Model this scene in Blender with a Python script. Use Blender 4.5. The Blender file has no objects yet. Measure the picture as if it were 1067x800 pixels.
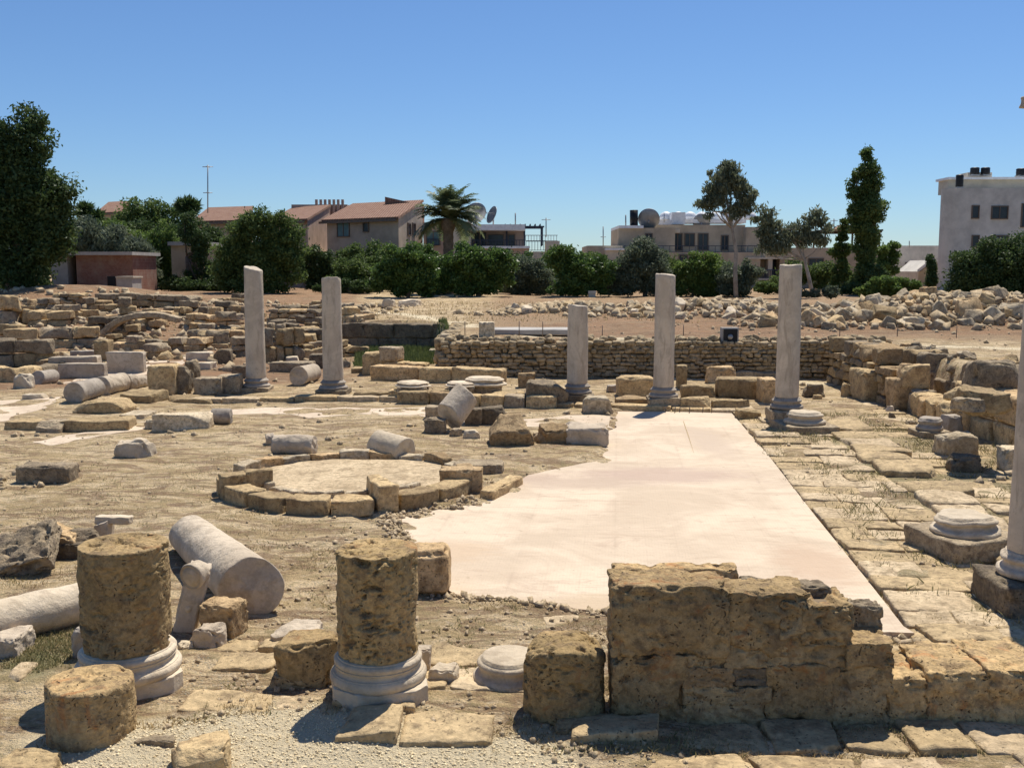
import bpy, math, random
import numpy as np
from mathutils import Vector, Matrix
R = math.radians
rng = np.random.default_rng(7)
random.seed(7)

# ------------------------------------------------------------------ camera
F, CX, CY, HC, TH = 1047.0, 533.5, 400.0, 2.7, R(6.54)
scn = bpy.context.scene
cam = bpy.data.objects.new('camera', bpy.data.cameras.new('camera'))
scn.collection.objects.link(cam); scn.camera = cam
cam.location = (0, 0, HC); cam.rotation_euler = (R(90)-TH, 0, 0)
cam.data.sensor_width = 36; cam.data.lens = 36*F/1067
cam.data.clip_start = .1; cam.data.clip_end = 9000

# ------------------------------------------------------------------ light
SUN_EL, SUN_AZ = R(62), R(24)          # azimuth measured from +Y (view direction) towards +X
world = bpy.data.worlds.new('World'); scn.world = world; world.use_nodes = True
wn = world.node_tree; bg = wn.nodes['Background']
sky = wn.nodes.new('ShaderNodeTexSky'); sky.sky_type = 'NISHITA'; sky.sun_disc = False
sky.sun_elevation = SUN_EL; sky.sun_rotation = SUN_AZ
sky.altitude = 0; sky.air_density = 1.0; sky.dust_density = .1; sky.ozone_density = 4.5
tint = wn.nodes.new('ShaderNodeMix'); tint.data_type = 'RGBA'; tint.blend_type = 'MULTIPLY'; tint.inputs[0].default_value = 1
wn.links.new(sky.outputs[0], tint.inputs[6]); tint.inputs[7].default_value = (.74, .905, 1.11, 1); wn.links.new(tint.outputs[2], bg.inputs[0]); bg.inputs[1].default_value = .080
sl = bpy.data.lights.new('sun', 'SUN'); sl.energy = 4.8; sl.angle = R(.53); sl.color = (1, .94, .83)
so = bpy.data.objects.new('sun', sl); scn.collection.objects.link(so)
sd = Vector((math.sin(SUN_AZ)*math.cos(SUN_EL), math.cos(SUN_AZ)*math.cos(SUN_EL), math.sin(SUN_EL)))
so.rotation_euler = sd.to_track_quat('Z', 'Y').to_euler(); so.location = (0, 0, 40)
vs = scn.view_settings
vs.view_transform = 'Standard'; vs.look = 'None'; vs.gamma = 1; vs.use_curve_mapping = False
vs.exposure = .26
scn.cycles.max_bounces = 6; scn.cycles.diffuse_bounces = 4; scn.cycles.transparent_max_bounces = 4

# ------------------------------------------------------------------ measuring helpers
CT, ST = math.cos(TH), math.sin(TH)
def ray(px, py):
    a, b = (px-CX)/F, (CY-py)/F
    return np.array([a, CT+b*ST, b*CT-ST])
def G(px, py, z=0.):
    r = ray(px, py); t = (z-HC)/r[2]; return np.array([0, 0, HC])+r*t
def at(px, py, Y):
    r = ray(px, py); return np.array([0, 0, HC])+r*(Y/r[1])
def topx(X, Y, Z):
    d = Y*CT-(Z-HC)*ST; u = Y*ST+(Z-HC)*CT
    return CX+F*X/d, CY-F*u/d

# ------------------------------------------------------------------ noise
def vn(p, seed=0):
    p = np.asarray(p, float); i = np.floor(p).astype(np.int64); f = p-i; u = f*f*(3-2*f)
    out = np.zeros(p.shape[:-1])
    for a in (0, 1):
        for b in (0, 1):
            for c in (0, 1):
                x, y, z = i[..., 0]+a, i[..., 1]+b, i[..., 2]+c
                n = (x*73856093) ^ (y*19349663) ^ (z*83492791) ^ (seed*26544357+1013)
                n = (n ^ (n >> 13)) & 0x7fffffff
                n = (n*(n*n*15731+789221)+1376312589) & 0x7fffffff
                w = (u[..., 0] if a else 1-u[..., 0])*(u[..., 1] if b else 1-u[..., 1])*(u[..., 2] if c else 1-u[..., 2])
                out += w*(n/1073741824.0-1)
    return out
def fbm(p, seed=0, o=4, g=.5):
    s = 0; a = 1; t = 0; p = np.asarray(p, float)
    for k in range(o):
        s = s+a*vn(p*(2.03**k)+k*17.3, seed+k); t += a; a *= g
    return s/t
def n3(p, seed, o=2):
    return np.stack([fbm(p, seed+k*31, o) for k in range(3)], -1)
def sst(x): x = np.clip(x, 0, 1); return x*x*(3-2*x)
def inpoly(x, y, poly):
    c = np.zeros(np.shape(x), bool); n = len(poly)
    for k in range(n):
        x0, y0 = poly[k][:2]; x1, y1 = poly[(k+1) % n][:2]
        if y0 == y1: continue
        c ^= ((y0 > y) != (y1 > y)) & (x < (x1-x0)*(y-y0)/(y1-y0)+x0)
    return c
def pdist(x, y, poly, closed=False):
    d = np.full(np.shape(x), 1e9); n = len(poly)
    for k in range(n if closed else n-1):
        a = np.array(poly[k][:2]); b = np.array(poly[(k+1) % n][:2]); e = b-a
        t = np.clip(((x-a[0])*e[0]+(y-a[1])*e[1])/(e@e+1e-9), 0, 1)
        d = np.minimum(d, np.hypot(x-a[0]-t*e[0], y-a[1]-t*e[1]))
    return d
def sdf(x, y, poly):                      # positive inside
    d = pdist(x, y, poly, True); return np.where(inpoly(x, y, poly), d, -d)

# ------------------------------------------------------------------ mesh helpers
class Acc:
    def __init__(s): s.V = []; s.F = []; s.M = []; s.n = 0; s.A = []
    def add(s, V, Fs, mi=0, M=None, lv=None):
        V = np.asarray(V, float)
        if M is not None: V = V@M[:3, :3].T+M[:3, 3]
        for f in (Fs if isinstance(Fs, list) else [Fs]):
            f = np.asarray(f)
            s.F.append(f+s.n); s.M.append(np.full(len(f), mi))
            s.A.append(np.full(len(f), .5) if lv is None else lv)
        s.V.append(V); s.n += len(V)
    def build(s, name, mats, parent=None, loc=None, smooth=True, lv=False, rotz=0):
        V = np.concatenate(s.V)
        if loc is not None:
            V = V-np.array(loc)
            if rotz:
                c, q = math.cos(-rotz), math.sin(-rotz)
                V = V@np.array([[c, -q, 0], [q, c, 0], [0, 0, 1]]).T
        me = bpy.data.meshes.new(name)
        me.vertices.add(len(V)); me.vertices.foreach_set('co', V.ravel())
        tot = np.concatenate([np.full(len(f), f.shape[1]) for f in s.F])
        li = np.concatenate([f.ravel() for f in s.F])
        me.loops.add(len(li)); me.loops.foreach_set('vertex_index', li.astype(np.int32))
        me.polygons.add(len(tot))
        me.polygons.foreach_set('loop_start', (np.cumsum(tot)-tot).astype(np.int32))
        me.polygons.foreach_set('loop_total', tot.astype(np.int32))
        me.polygons.foreach_set('material_index', np.concatenate(s.M).astype(np.int32))
        me.polygons.foreach_set('use_smooth', np.full(len(tot), smooth))
        for m in (mats if isinstance(mats, (list, tuple)) else [mats]): me.materials.append(m)
        if lv:
            a = me.attributes.new('lv', 'FLOAT', 'FACE'); a.data.foreach_set('value', np.concatenate(s.A))
        me.update(calc_edges=True); me.validate()
        o = bpy.data.objects.new(name, me); scn.collection.objects.link(o)
        if loc is not None: o.location = loc
        if rotz: o.rotation_euler.z = rotz
        if parent is not None:
            o.parent = parent
            if loc is not None: o.location = Vector(loc)-parent.location
        return o
def tag(o, label=None, cat=None, group=None, kind=None):
    if label: o['label'] = label
    if cat: o['category'] = cat
    if group: o['group'] = group
    if kind: o['kind'] = kind
    elif cat: o['kind'] = 'thing'
    return o
def empty(name, loc, label, cat, group=None):
    o = bpy.data.objects.new(name, None); scn.collection.objects.link(o); o.location = [float(v) for v in loc]
    o.empty_display_size = .2
    return tag(o, label, cat, group)
def RM(rz=0, rx=0, ry=0, loc=(0, 0, 0)):
    return np.array(Matrix.Translation([float(v) for v in loc])@Matrix.Rotation(rz, 4, 'Z')@Matrix.Rotation(rx, 4, 'X')@Matrix.Rotation(ry, 4, 'Y'))
_cg = {}
def cubegrid(n):
    if n in _cg: return _cg[n]
    t = np.linspace(-1, 1, n+1); V = []; Fq = []; k = 0
    a, b = np.meshgrid(t, t, indexing='ij'); a = a.ravel(); b = b.ravel()
    for ax in range(3):
        for s in (-1, 1):
            P = np.zeros((len(a), 3)); P[:, ax] = s; P[:, (ax+1) % 3] = a; P[:, (ax+2) % 3] = b; V.append(P)
            i, j = np.meshgrid(np.arange(n), np.arange(n), indexing='ij'); i = i.ravel(); j = j.ravel()
            q = np.stack([i*(n+1)+j, (i+1)*(n+1)+j, (i+1)*(n+1)+j+1, i*(n+1)+j+1], 1)
            if s < 0: q = q[:, ::-1]
            Fq.append(q+k); k += len(a)
    V = np.concatenate(V); Fq = np.concatenate(Fq)
    key = np.round(V*1e6).astype(np.int64); _, ix, inv = np.unique(key, axis=0, return_index=True, return_inverse=True)
    _cg[n] = (V[ix], inv.ravel()[Fq]); return _cg[n]
def stone(w, d, h, n=8, seed=0, r=.12, rough=.03, cuts=0, pit=0, taper=0, chip=.32):
    """rounded, chipped block centred in x,y with its base on z=0; r relative to the smallest side"""
    C, Fq = cubegrid(n); C = np.sign(C)*np.abs(C)**.85
    half = np.array([w, d, h])/2; m = half.min(); rr = max(min(r, .98)*m, 1e-4)
    P = C*half; q = np.clip(P, -(half-rr), half-rr); dv = P-q
    ln = np.linalg.norm(dv, axis=1, keepdims=True); N = dv/np.maximum(ln, 1e-9); P = q+N*rr
    s = float(m*2)
    rs = np.random.default_rng(seed+5)
    for k in range(cuts):
        nn = rs.normal(size=3); nn[2] = abs(nn[2])*.8; nn /= np.linalg.norm(nn)
        sup = np.abs(nn)@half; o = sup*rs.uniform(.52, .8); e = P@nn-o; P = P-np.outer(np.maximum(e, 0)*.92, nn)
    sz = float(np.cbrt(w*d*h))
    P = P+n3(P/(sz*.9)+seed*3.7, seed)*rough*sz*1.3+n3(P/(sz*.25)+seed*1.7, seed+9)*rough*sz*.45
    ab = np.sort(np.abs(C), axis=1); ef = sst((ab[:, 1]-.72)/.28)
    ch = np.maximum(fbm(P/(sz*.22)+seed*2.3, seed+21, 3)+.05, 0); P = P-P/np.maximum(np.linalg.norm(P, axis=1, keepdims=True), 1e-6)*(ef*ch)[:, None]*s*chip
    if n > 9: P = P+n3(P/(sz*.1)+seed, seed+40, 2)*s*.012
    if n > 14:
        P = P+N*(fbm(P/.035, seed+3, 3)[:, None])*.006
    if pit:
        a = fbm(P*np.array([1, 1, 1.6])/.05, seed+77, 3); P = P-N*np.clip(a-.12, 0, .35)[:, None]*pit
        a = fbm(P/.14, seed+78, 2); P = P-N*np.clip(a-.25, 0, .3)[:, None]*pit*1.6
    if taper: P[:, :2] *= (1-taper*(P[:, 2:3]/h+.5))
    P[:, 2] += h/2
    return P, Fq
def lathe(prof, seg=48, seed=0, rough=0., cap=True):
    """prof: list of (r,z) bottom to top"""
    prof = np.array(prof, float); a = np.linspace(0, 2*math.pi, seg, endpoint=False)
    r = prof[:, 0][:, None]; z = np.repeat(prof[:, 1][:, None], seg, 1)
    V = np.stack([r*np.cos(a), r*np.sin(a), z], -1).reshape(-1, 3)
    if rough:
        rad = prof[:, 0].max(); V = V+n3(V/(rad*.8)+seed, seed)*rough*rad+n3(V/(rad*.2)+seed, seed+4)*rough*rad*.35
    n = len(prof); i, j = np.meshgrid(np.arange(n-1), np.arange(seg), indexing='ij'); i = i.ravel(); j = j.ravel(); j2 = (j+1) % seg
    q = np.stack([i*seg+j, i*seg+j2, (i+1)*seg+j2, (i+1)*seg+j], 1)
    Fs = [q]
    if cap:
        c0 = len(V); V = np.concatenate([V, [V[:seg].mean(0)], [V[seg*(n-1):seg*n].mean(0)]])
        k = np.arange(seg); k2 = (k+1) % seg
        Fs += [np.stack([k2, k, np.full(seg, c0)], 1), np.stack([seg*(n-1)+k, seg*(n-1)+k2, np.full(seg, c0+1)], 1)]
    return V, Fs
def drumprof(r0, r1, h, n=14, bev=.06, caps=5):
    b = bev*min(r0, r1); p = [(r0*t, 0) for t in np.linspace(.02, (r0-b)/r0, caps)]
    p += [(r0-b*.3, b*.3)]
    p += [(r0+(r1-r0)*t, b+(h-2*b)*t) for t in np.linspace(0, 1, n)]
    p += [(r1-b*.3, h-b*.3)]
    p += [(r1*t, h) for t in np.linspace((r1-b)/r1, .02, caps)]
    return p
def tube(pts, rad, seg=8):
    pts = [Vector([float(c) for c in p]) for p in pts]; rings = []; ref = Vector((.31, .2, .93))
    for k, p in enumerate(pts):
        t = (pts[min(k+1, len(pts)-1)]-pts[max(k-1, 0)]).normalized()
        u = t.cross(ref)
        if u.length < .05: u = t.cross(Vector((1, 0, 0)))
        u.normalize(); v = t.cross(u); rr = rad[k] if hasattr(rad, '__len__') else rad
        rings.append([list(p+(u*math.cos(a)+v*math.sin(a))*rr) for a in np.linspace(0, 2*math.pi, seg, endpoint=False)])
    V = np.array(rings).reshape(-1, 3); n = len(pts)
    i, j = np.meshgrid(np.arange(n-1), np.arange(seg), indexing='ij'); i = i.ravel(); j = j.ravel(); j2 = (j+1) % seg
    q = np.stack([i*seg+j, i*seg+j2, (i+1)*seg+j2, (i+1)*seg+j], 1)
    c0 = len(V); V = np.concatenate([V, [V[:seg].mean(0)], [V[-seg:].mean(0)]]); k = np.arange(seg); k2 = (k+1) % seg
    return V, [q, np.stack([k2, k, np.full(seg, c0)], 1), np.stack([(n-1)*seg+k, (n-1)*seg+k2, np.full(seg, c0+1)], 1)]
def box(x0, x1, y0, y1, z0, z1):
    V = np.array([[x, y, z] for z in (z0, z1) for x, y in ((x0, y0), (x1, y0), (x1, y1), (x0, y1))], float)
    return V, np.array([[3, 2, 1, 0], [4, 5, 6, 7], [0, 1, 5, 4], [1, 2, 6, 5], [2, 3, 7, 6], [3, 0, 4, 7]])
def prism(foot, zb, zt):
    """vertical prism over a convex/concave footprint; zt may be a list (per corner)"""
    n = len(foot); zt = zt if hasattr(zt, '__len__') else [zt]*n; zb = zb if hasattr(zb, '__len__') else [zb]*n
    V = [[p[0], p[1], zb[k]] for k, p in enumerate(foot)]+[[p[0], p[1], zt[k]] for k, p in enumerate(foot)]
    k = np.arange(n); k2 = (k+1) % n
    return np.array(V, float), [np.stack([k, k2, k2+n, k+n], 1), np.array([list(range(n, 2*n))]), np.array([list(range(n))[::-1]])]

# ------------------------------------------------------------------ materials
def newmat(name):
    m = bpy.data.materials.new(name); m.use_nodes = True; nt = m.node_tree
    b = nt.nodes['Principled BSDF']; b.inputs['Roughness'].default_value = .9
    b.inputs['Specular IOR Level'].default_value = .25
    return m, nt, b
def N(nt, t, **k):
    n = nt.nodes.new(t)
    for a, v in k.items():
        if a in n.inputs.keys(): n.inputs[a].default_value = v
        else: setattr(n, a, v)
    return n
def rgb(c): return (c[0], c[1], c[2], 1)
def mixc(nt, fac, a, b, mode='MIX'):
    n = nt.nodes.new('ShaderNodeMix'); n.data_type = 'RGBA'; n.blend_type = mode; n.clamp_factor = True
    for s, v in ((0, fac), (6, a), (7, b)):
        if isinstance(v, (int, float)): n.inputs[s].default_value = v
        elif isinstance(v, tuple): n.inputs[s].default_value = rgb(v)
        else: nt.links.new(v, n.inputs[s])
    return n.outputs[2]
def ramp(nt, src, a, b, lo=0., hi=1.):
    n = nt.nodes.new('ShaderNodeMapRange'); n.interpolation_type = 'SMOOTHSTEP'
    nt.links.new(src, n.inputs[0]); n.inputs[1].default_value = a; n.inputs[2].default_value = b
    n.inputs[3].default_value = lo; n.inputs[4].default_value = hi; return n.outputs[0]
def coords(nt, glob=False):
    if glob:
        return nt.nodes.new('ShaderNodeNewGeometry').outputs['Position']
    tc = nt.nodes.new('ShaderNodeTexCoord'); oi = nt.nodes.new('ShaderNodeObjectInfo')
    mu = nt.nodes.new('ShaderNodeVectorMath'); mu.operation = 'SCALE'; mu.inputs[0].default_value = (37, 51, 23)
    nt.links.new(oi.outputs['Random'], mu.inputs['Scale'])
    ad = nt.nodes.new('ShaderNodeVectorMath'); nt.links.new(tc.outputs['Object'], ad.inputs[0]); nt.links.new(mu.outputs[0], ad.inputs[1])
    return ad.outputs[0]
def noise(nt, vec, scale, detail=6, rough=.6, dist=0.):
    n = N(nt, 'ShaderNodeTexNoise'); n.inputs['Scale'].default_value = scale; n.inputs['Detail'].default_value = detail
    n.inputs['Roughness'].default_value = rough; n.inputs['Distortion'].default_value = dist
    nt.links.new(vec, n.inputs['Vector']); return n.outputs[0]
def bump(nt, b, h, dist=.01, strength=1., prev=None):
    n = nt.nodes.new('ShaderNodeBump'); n.inputs['Strength'].default_value = strength; n.inputs['Distance'].default_value = dist
    nt.links.new(h, n.inputs['Height'])
    if prev is not None: nt.links.new(prev, n.inputs['Normal'])
    nt.links.new(n.outputs[0], b.inputs['Normal']); return n.outputs[0]
def stonemat(name, c1, c2, c3, big=2.2, fine=26, pits=.0, bd=.012, stain=None, var=.25, glob=False, fv=1.):
    m, nt, b = newmat(name); v = coords(nt, glob)
    nb = noise(nt, v, big, 5, .62, .4); nf = noise(nt, v, fine, 6, .7); nm = noise(nt, v, big*4.1, 5, .65)
    col = mixc(nt, ramp(nt, nb, .42, .58), c1, c2)
    col = mixc(nt, ramp(nt, nm, .50, .62, 0, .85 if fv > .5 else .5), col, c3)
    if fv > .5:
        nl = noise(nt, v, big*9, 6, .75, .6); col = mixc(nt, ramp(nt, nl, .56, .66, 0, .65), col, tuple(x*.55 for x in c3)); col = mixc(nt, ramp(nt, nl, .42, .32, 0, .6), col, tuple(min(.75, x*1.28+.02) for x in c1))
    h0 = N(nt, 'ShaderNodeHueSaturation'); nt.links.new(col, h0.inputs['Color']); nt.links.new(ramp(nt, nf, .28, .72, 1-.30*fv, 1+.22*fv), h0.inputs['Value']); col = h0.outputs[0]
    if stain:
        ns = noise(nt, v, big*1.7, 6, .7, 1.2); col = mixc(nt, ramp(nt, ns, .55, .7, 0, .85), col, stain)
    if var and not glob:
        oi = nt.nodes.new('ShaderNodeObjectInfo'); hs = N(nt, 'ShaderNodeHueSaturation')
        nt.links.new(col, hs.inputs['Color']); nt.links.new(ramp(nt, oi.outputs['Random'], 0, 1, 1-var, 1+var), hs.inputs['Value']); col = hs.outputs[0]
    h = nt.nodes.new('ShaderNodeMath'); h.operation = 'MULTIPLY_ADD'; nt.links.new(nm, h.inputs[0]); h.inputs[1].default_value = 1.6
    nt.links.new(nf, h.inputs[2]); hh = h.outputs[0]
    if pits:
        vo = N(nt, 'ShaderNodeTexVoronoi'); vo.inputs['Scale'].default_value = 34; vo.inputs['Randomness'].default_value = 1
        nv = nt.nodes.new('ShaderNodeVectorMath'); nt.links.new(v, nv.inputs[0])
        nz = N(nt, 'ShaderNodeTexNoise'); nz.inputs['Scale'].default_value = 9; nt.links.new(v, nz.inputs['Vector'])
        sc = nt.nodes.new('ShaderNodeVectorMath'); sc.operation = 'SCALE'; sc.inputs['Scale'].default_value = .16; nt.links.new(nz.outputs[1], sc.inputs[0])
        nt.links.new(sc.outputs[0], nv.inputs[1]); nt.links.new(nv.outputs[0], vo.inputs['Vector'])
        mk = noise(nt, v, 7, 3, .5); pm = N(nt, 'ShaderNodeMath', operation='MULTIPLY')
        nt.links.new(ramp(nt, vo.outputs[0], .10, .28, 1, 0), pm.inputs[0]); nt.links.new(ramp(nt, mk, .46, .6), pm.inputs[1])
        mm = N(nt, 'ShaderNodeMath', operation='MULTIPLY_ADD'); nt.links.new(pm.outputs[0], mm.inputs[0]); mm.inputs[1].default_value = -2.2*pits
        nt.links.new(hh, mm.inputs[2]); hh = mm.outputs[0]
        col = mixc(nt, pm.outputs[0], col, tuple(x*.45 for x in c3))
    bump(nt, b, hh, bd)
    nt.links.new(col, b.inputs['Base Color']); return m
def plain(name, c, rough=.7, metal=0., var=.12, sc=3., bd=.004):
    m, nt, b = newmat(name); v = coords(nt); n = noise(nt, v, sc, 5, .65)
    col = mixc(nt, ramp(nt, n, .3, .7), tuple(x*(1-var) for x in c), tuple(min(1, x*(1+var)) for x in c))
    nt.links.new(col, b.inputs['Base Color']); b.inputs['Roughness'].default_value = rough; b.inputs['Metallic'].default_value = metal
    if bd: bump(nt, b, noise(nt, v, sc*9, 4), bd)
    return m
M = {}
M['ochre'] = stonemat('pitted ochre sandstone', (.54, .375, .18), (.44, .305, .14), (.29, .20, .105), 2.0, 30, .6, .014, (.42, .22, .09))
M['ochre_wall'] = stonemat('weathered ochre ashlar', (.52, .36, .175), (.41, .285, .14), (.27, .185, .10), 2.6, 30, .5, .014, (.42, .20, .08))
M['beige'] = stonemat('weathered beige limestone', (.54, .395, .21), (.44, .315, .165), (.30, .205, .11), 2.0, 24, .3, .015)
M['grey'] = stonemat('grey lichened limestone', (.42, .33, .215), (.33, .255, .165), (.22, .165, .11), 2.4, 28, .4, .018)
M['dark'] = stonemat('dark crusted limestone', (.31, .24, .155), (.22, .17, .11), (.15, .115, .08), 2.4, 28, .5, .02)
M['pale'] = stonemat('pale broken limestone', (.58, .475, .325), (.48, .38, .25), (.35, .27, .17), 2.2, 22, .2, .015)
M['rust'] = stonemat('yellow brown limestone', (.56, .395, .215), (.45, .305, .155), (.30, .20, .105), 2.2, 24, .4, .016)
M['marble'] = stonemat('weathered white marble', (.65, .54, .395), (.55, .45, .32), (.40, .315, .22), 1.6, 22, .0, .01, fv=.3, var=.1)
M['gmarble'] = stonemat('weathered grey marble', (.55, .455, .34), (.46, .375, .275), (.33, .265, .195), 2.2, 26, .0, .012, fv=.3, var=.12)
M['dmarble'] = stonemat('blue grey marble', (.42, .36, .29), (.33, .28, .225), (.24, .20, .16), 3, 26, .0, .007, fv=.3, var=.1)
M['pave'] = stonemat('pale paving limestone', (.60, .465, .295), (.50, .38, .235), (.35, .26, .155), 1.4, 18, .15, .014, glob=True)
M['pave2'] = stonemat('ochre paving limestone', (.52, .385, .215), (.42, .31, .17), (.29, .21, .12), 1.4, 18, .15, .014, glob=True)
M['rubble'] = stonemat('rubble wall stone', (.46, .35, .21), (.34, .26, .155), (.22, .165, .10), 1.6, 15, .1, .015, glob=True)
m_, nt_, b_ = newmat('streaked column marble'); v_ = coords(nt_); mp_ = nt_.nodes.new('ShaderNodeMapping'); nt_.links.new(v_, mp_.inputs[0]); mp_.inputs['Scale'].default_value = (1, 1, .22)
s1 = noise(nt_, mp_.outputs[0], 9, 6, .7, .6); s2 = noise(nt_, v_, 2.2, 5, .65, 1.); s3 = noise(nt_, v_, 26, 6, .75)
c_ = mixc(nt_, ramp(nt_, s2, .38, .62), (.62, .525, .405), (.51, .425, .325)); c_ = mixc(nt_, ramp(nt_, s1, .50, .66, 0, .75), c_, (.38, .31, .235)); c_ = mixc(nt_, ramp(nt_, s3, .56, .66, 0, .5), c_, (.34, .27, .20)); c_ = mixc(nt_, ramp(nt_, s1, .42, .34, 0, .4), c_, (.60, .47, .33))
nt_.links.new(c_, b_.inputs['Base Color']); hx = N(nt_, 'ShaderNodeMath', operation='ADD'); nt_.links.new(s1, hx.inputs[0]); nt_.links.new(s3, hx.inputs[1]); bump(nt_, b_, hx.outputs[0], .012); M['colm'] = m_
M['core'] = plain('dark earth mortar', (.24, .18, .115), .95)
# ------------------------------------------------------------------ terrain
def PW(pts, z=0.): return [tuple(G(x, y, z)[:2]) for x, y in pts]
MOSAIC = PW([(398, 543), (440, 536), (500, 524), (524, 513), (548, 497), (585, 489), (622, 482), (628, 468), (622, 455), (640, 447),
             (642, 430), (700, 430), (762, 431), (800, 475), (850, 540), (900, 602), (946, 661), (905, 664), (800, 655), (640, 641), (560, 633),
             (470, 622), (452, 606), (430, 585), (415, 560)])
PATCH = [PW([(222, 426), (330, 428), (440, 428), (442, 437), (380, 436), (320, 439), (280, 434), (205, 431)]),
         PW([(-60, 416), (30, 417), (66, 414), (40, 428), (0, 440), (-80, 455)]),
         PW([(58, 400), (120, 384), (196, 374), (192, 383), (150, 392), (150, 402), (105, 404)]),
         PW([(36, 463), (120, 444), (166, 438), (172, 444), (98, 458), (60, 465)]),
         PW([(905, 429), (960, 431), (1000, 440), (985, 444), (930, 441)]),
         PW([(440, 437), (520, 440), (600, 436), (636, 436), (636, 445), (560, 446), (500, 444), (455, 444)]),
         PW([(318, 500), (345, 489), (400, 485), (452, 490), (466, 500), (440, 511), (400, 515), (350, 514)])]
GRAVEL = PW([(10, 830), (40, 782), (140, 768), (250, 752), (330, 742), (400, 768), (440, 771), (560, 770), (620, 830)])
RED = [PW([(-80, 318), (60, 300), (130, 306), (100, 325), (0, 330)], 1.0), PW([(-120, 302), (374, 306), (378, 345), (360, 385), (-120, 395)], .3), PW([(520, 350), (640, 326), (1150, 318), (1150, 352), (900, 352), (600, 358)], .9)]
TRACK = [PW([(372, 330), (400, 328), (440, 333), (500, 344), (560, 351)], .9), PW([(560, 353), (660, 356), (780, 359), (900, 361), (1090, 364)], .9)]
GREEN = [PW([(384, 376), (386, 365), (462, 367), (464, 378), (420, 380)]), PW([(0, 706), (20, 672), (80, 664), (88, 690), (40, 712)])]
OLIVE = [PW([(840, 450), (1000, 448), (1067, 500), (1067, 560), (960, 530), (900, 500)]), PW([(930, 570), (960, 600), (1040, 640), (980, 650), (925, 625)])]
YX = [-7.4, -6.6, -5.0, -2.7, -2.0, -1.75, 9.5, 60]; YY = [40, 37, 33.6, 33.2, 31, 24.75, 24.75, 24.75]
MOUNDS = [(12.4, 31.2, 3.6, 1.7, .75), (16.5, 31.0, 3.0, 1.8, .55), (8.2, 37.0, 3.2, 1.6, .45), (5.4, 37.0, 2.2, 1.2, .2), (2.1, 38.5, 1.8, 1.2, .25),
          (8.6, 31.5, 1.6, 1.2, .2), (-22, 50, 6, 5, .9), (-12.5, 44, 3, 3, .25)]
def hbase(x, y):
    yc = np.interp(x, YX, YY)
    t1 = .9*sst((y-yc)/.45)
    t1 = np.where(x > -1.7, .9*sst((y-yc)/.25), t1)
    t2 = .92*sst((x-8.0)/.5)*sst((y-6)/2)
    tr = np.maximum(t1, t2)
    tr = tr+np.interp(y, [30, 60, 90], [0, .2, .35])*(tr > .4)
    tl = np.interp(y, [24, 28, 33, 38, 45, 60, 90], [0, .06, .18, .42, .85, 1.25, 1.45])
    w = sst((x+8)/2.6)
    return tr*w+tl*(1-w)
def H(x, y):
    x = np.asarray(x, float); y = np.asarray(y, float)
    h = hbase(x, y)
    for cx, cy, sx, sy, a in MOUNDS: h = h+a*np.exp(-((x-cx)/sx)**2-((y-cy)/sy)**2)
    p = np.stack([x, y, 0*x], -1)
    near = 1/(1+np.maximum(y-12, 0)*.03)
    h = h+fbm(p/1.9, 3, 3)*.05+fbm(p/.45, 5, 3)*.022*near+np.maximum(fbm(p/.8, 6, 3), 0)*.05
    far = sst((y-20)/10); h = h+far*fbm(p/1.1, 8, 3)*.06
    s = sdf(x, y, MOSAIC); wr = sst(pdist(x, y, MOSAIC[12:17])/.9-.1)
    s = s-.12*wr+wr*(fbm(p/.55, 44, 4)*.42+fbm(p/.16, 45, 3)*.22)
    h = h+.045*(1-sst((s+.35)/.3))*sst((6-np.abs(x))/2)
    flat = sst((s+.05)/.16)
    h = h*(1-flat)-.05*flat
    return h
def gz(x, y): return float(H(np.array([x]), np.array([y]))[0])
_ts = np.concatenate([np.linspace(4.5, 30, 2200), np.linspace(30, 130, 2500)])
def GT(px, py):
    """the point of the terrain seen at this place of the photograph"""
    r = ray(px, py); P = np.array([0, 0, HC])+_ts[:, None]*r[None]
    hit = np.nonzero(P[:, 2] < H(P[:, 0], P[:, 1]))[0]
    k = hit[0] if len(hit) else len(_ts)-1
    p = P[k].copy(); p[2] = gz(p[0], p[1]); return p

# ground: one sheet, finer where the camera stands close
yr = np.concatenate([[-40, -20, -8, -2, 1.5], np.geomspace(3.2, 60, 640), np.geomspace(62, 140, 50), [180, 260, 400, 800, 1800, 5000]])
sr = np.linspace(-1, 1, 620)
YYg, Sg = np.meshgrid(yr, sr, indexing='ij'); Xg = Sg*(np.maximum(np.abs(YYg), 3)*.66+3.2)*np.where(YYg > 62, 1+(YYg-62)/80, 1)
Zg = H(Xg, YYg)
nr, nc = Xg.shape
V = np.stack([Xg, YYg, Zg], -1).reshape(-1, 3)
i, j = np.meshgrid(np.arange(nr-1), np.arange(nc-1), indexing='ij'); i = i.ravel(); j = j.ravel()
Q = np.stack([i*nc+j, i*nc+j+1, (i+1)*nc+j+1, (i+1)*nc+j], 1)
gacc = Acc(); gacc.add(V, Q)
x, y = V[:, 0], V[:, 1]; p0 = np.stack([x, y, 0*x], -1)
wob = fbm(p0/.5, 21, 4)*.28; wob2 = fbm(p0/2.2, 25, 3)
def zmask(polys, soft, w=1.):
    m = np.zeros(len(x))
    for q in polys: m = np.maximum(m, sst((sdf(x, y, q)+wob*w)/soft+.5))
    return m
zone = np.zeros((len(x), 4)); zone[:, 3] = 1
zr = zmask(RED, 1.6, 3)
zr = np.maximum(zr, sst((hbase(x, y)-.6)/.3)*sst((x+2)/2)*sst((y-24)/2)*.75)
zone[:, 0] = zr
zp = zmask([GRAVEL], .25)
for t in TRACK: zp = np.maximum(zp, sst((.55-pdist(x, y, t)+wob*1.2)/.5))
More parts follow.
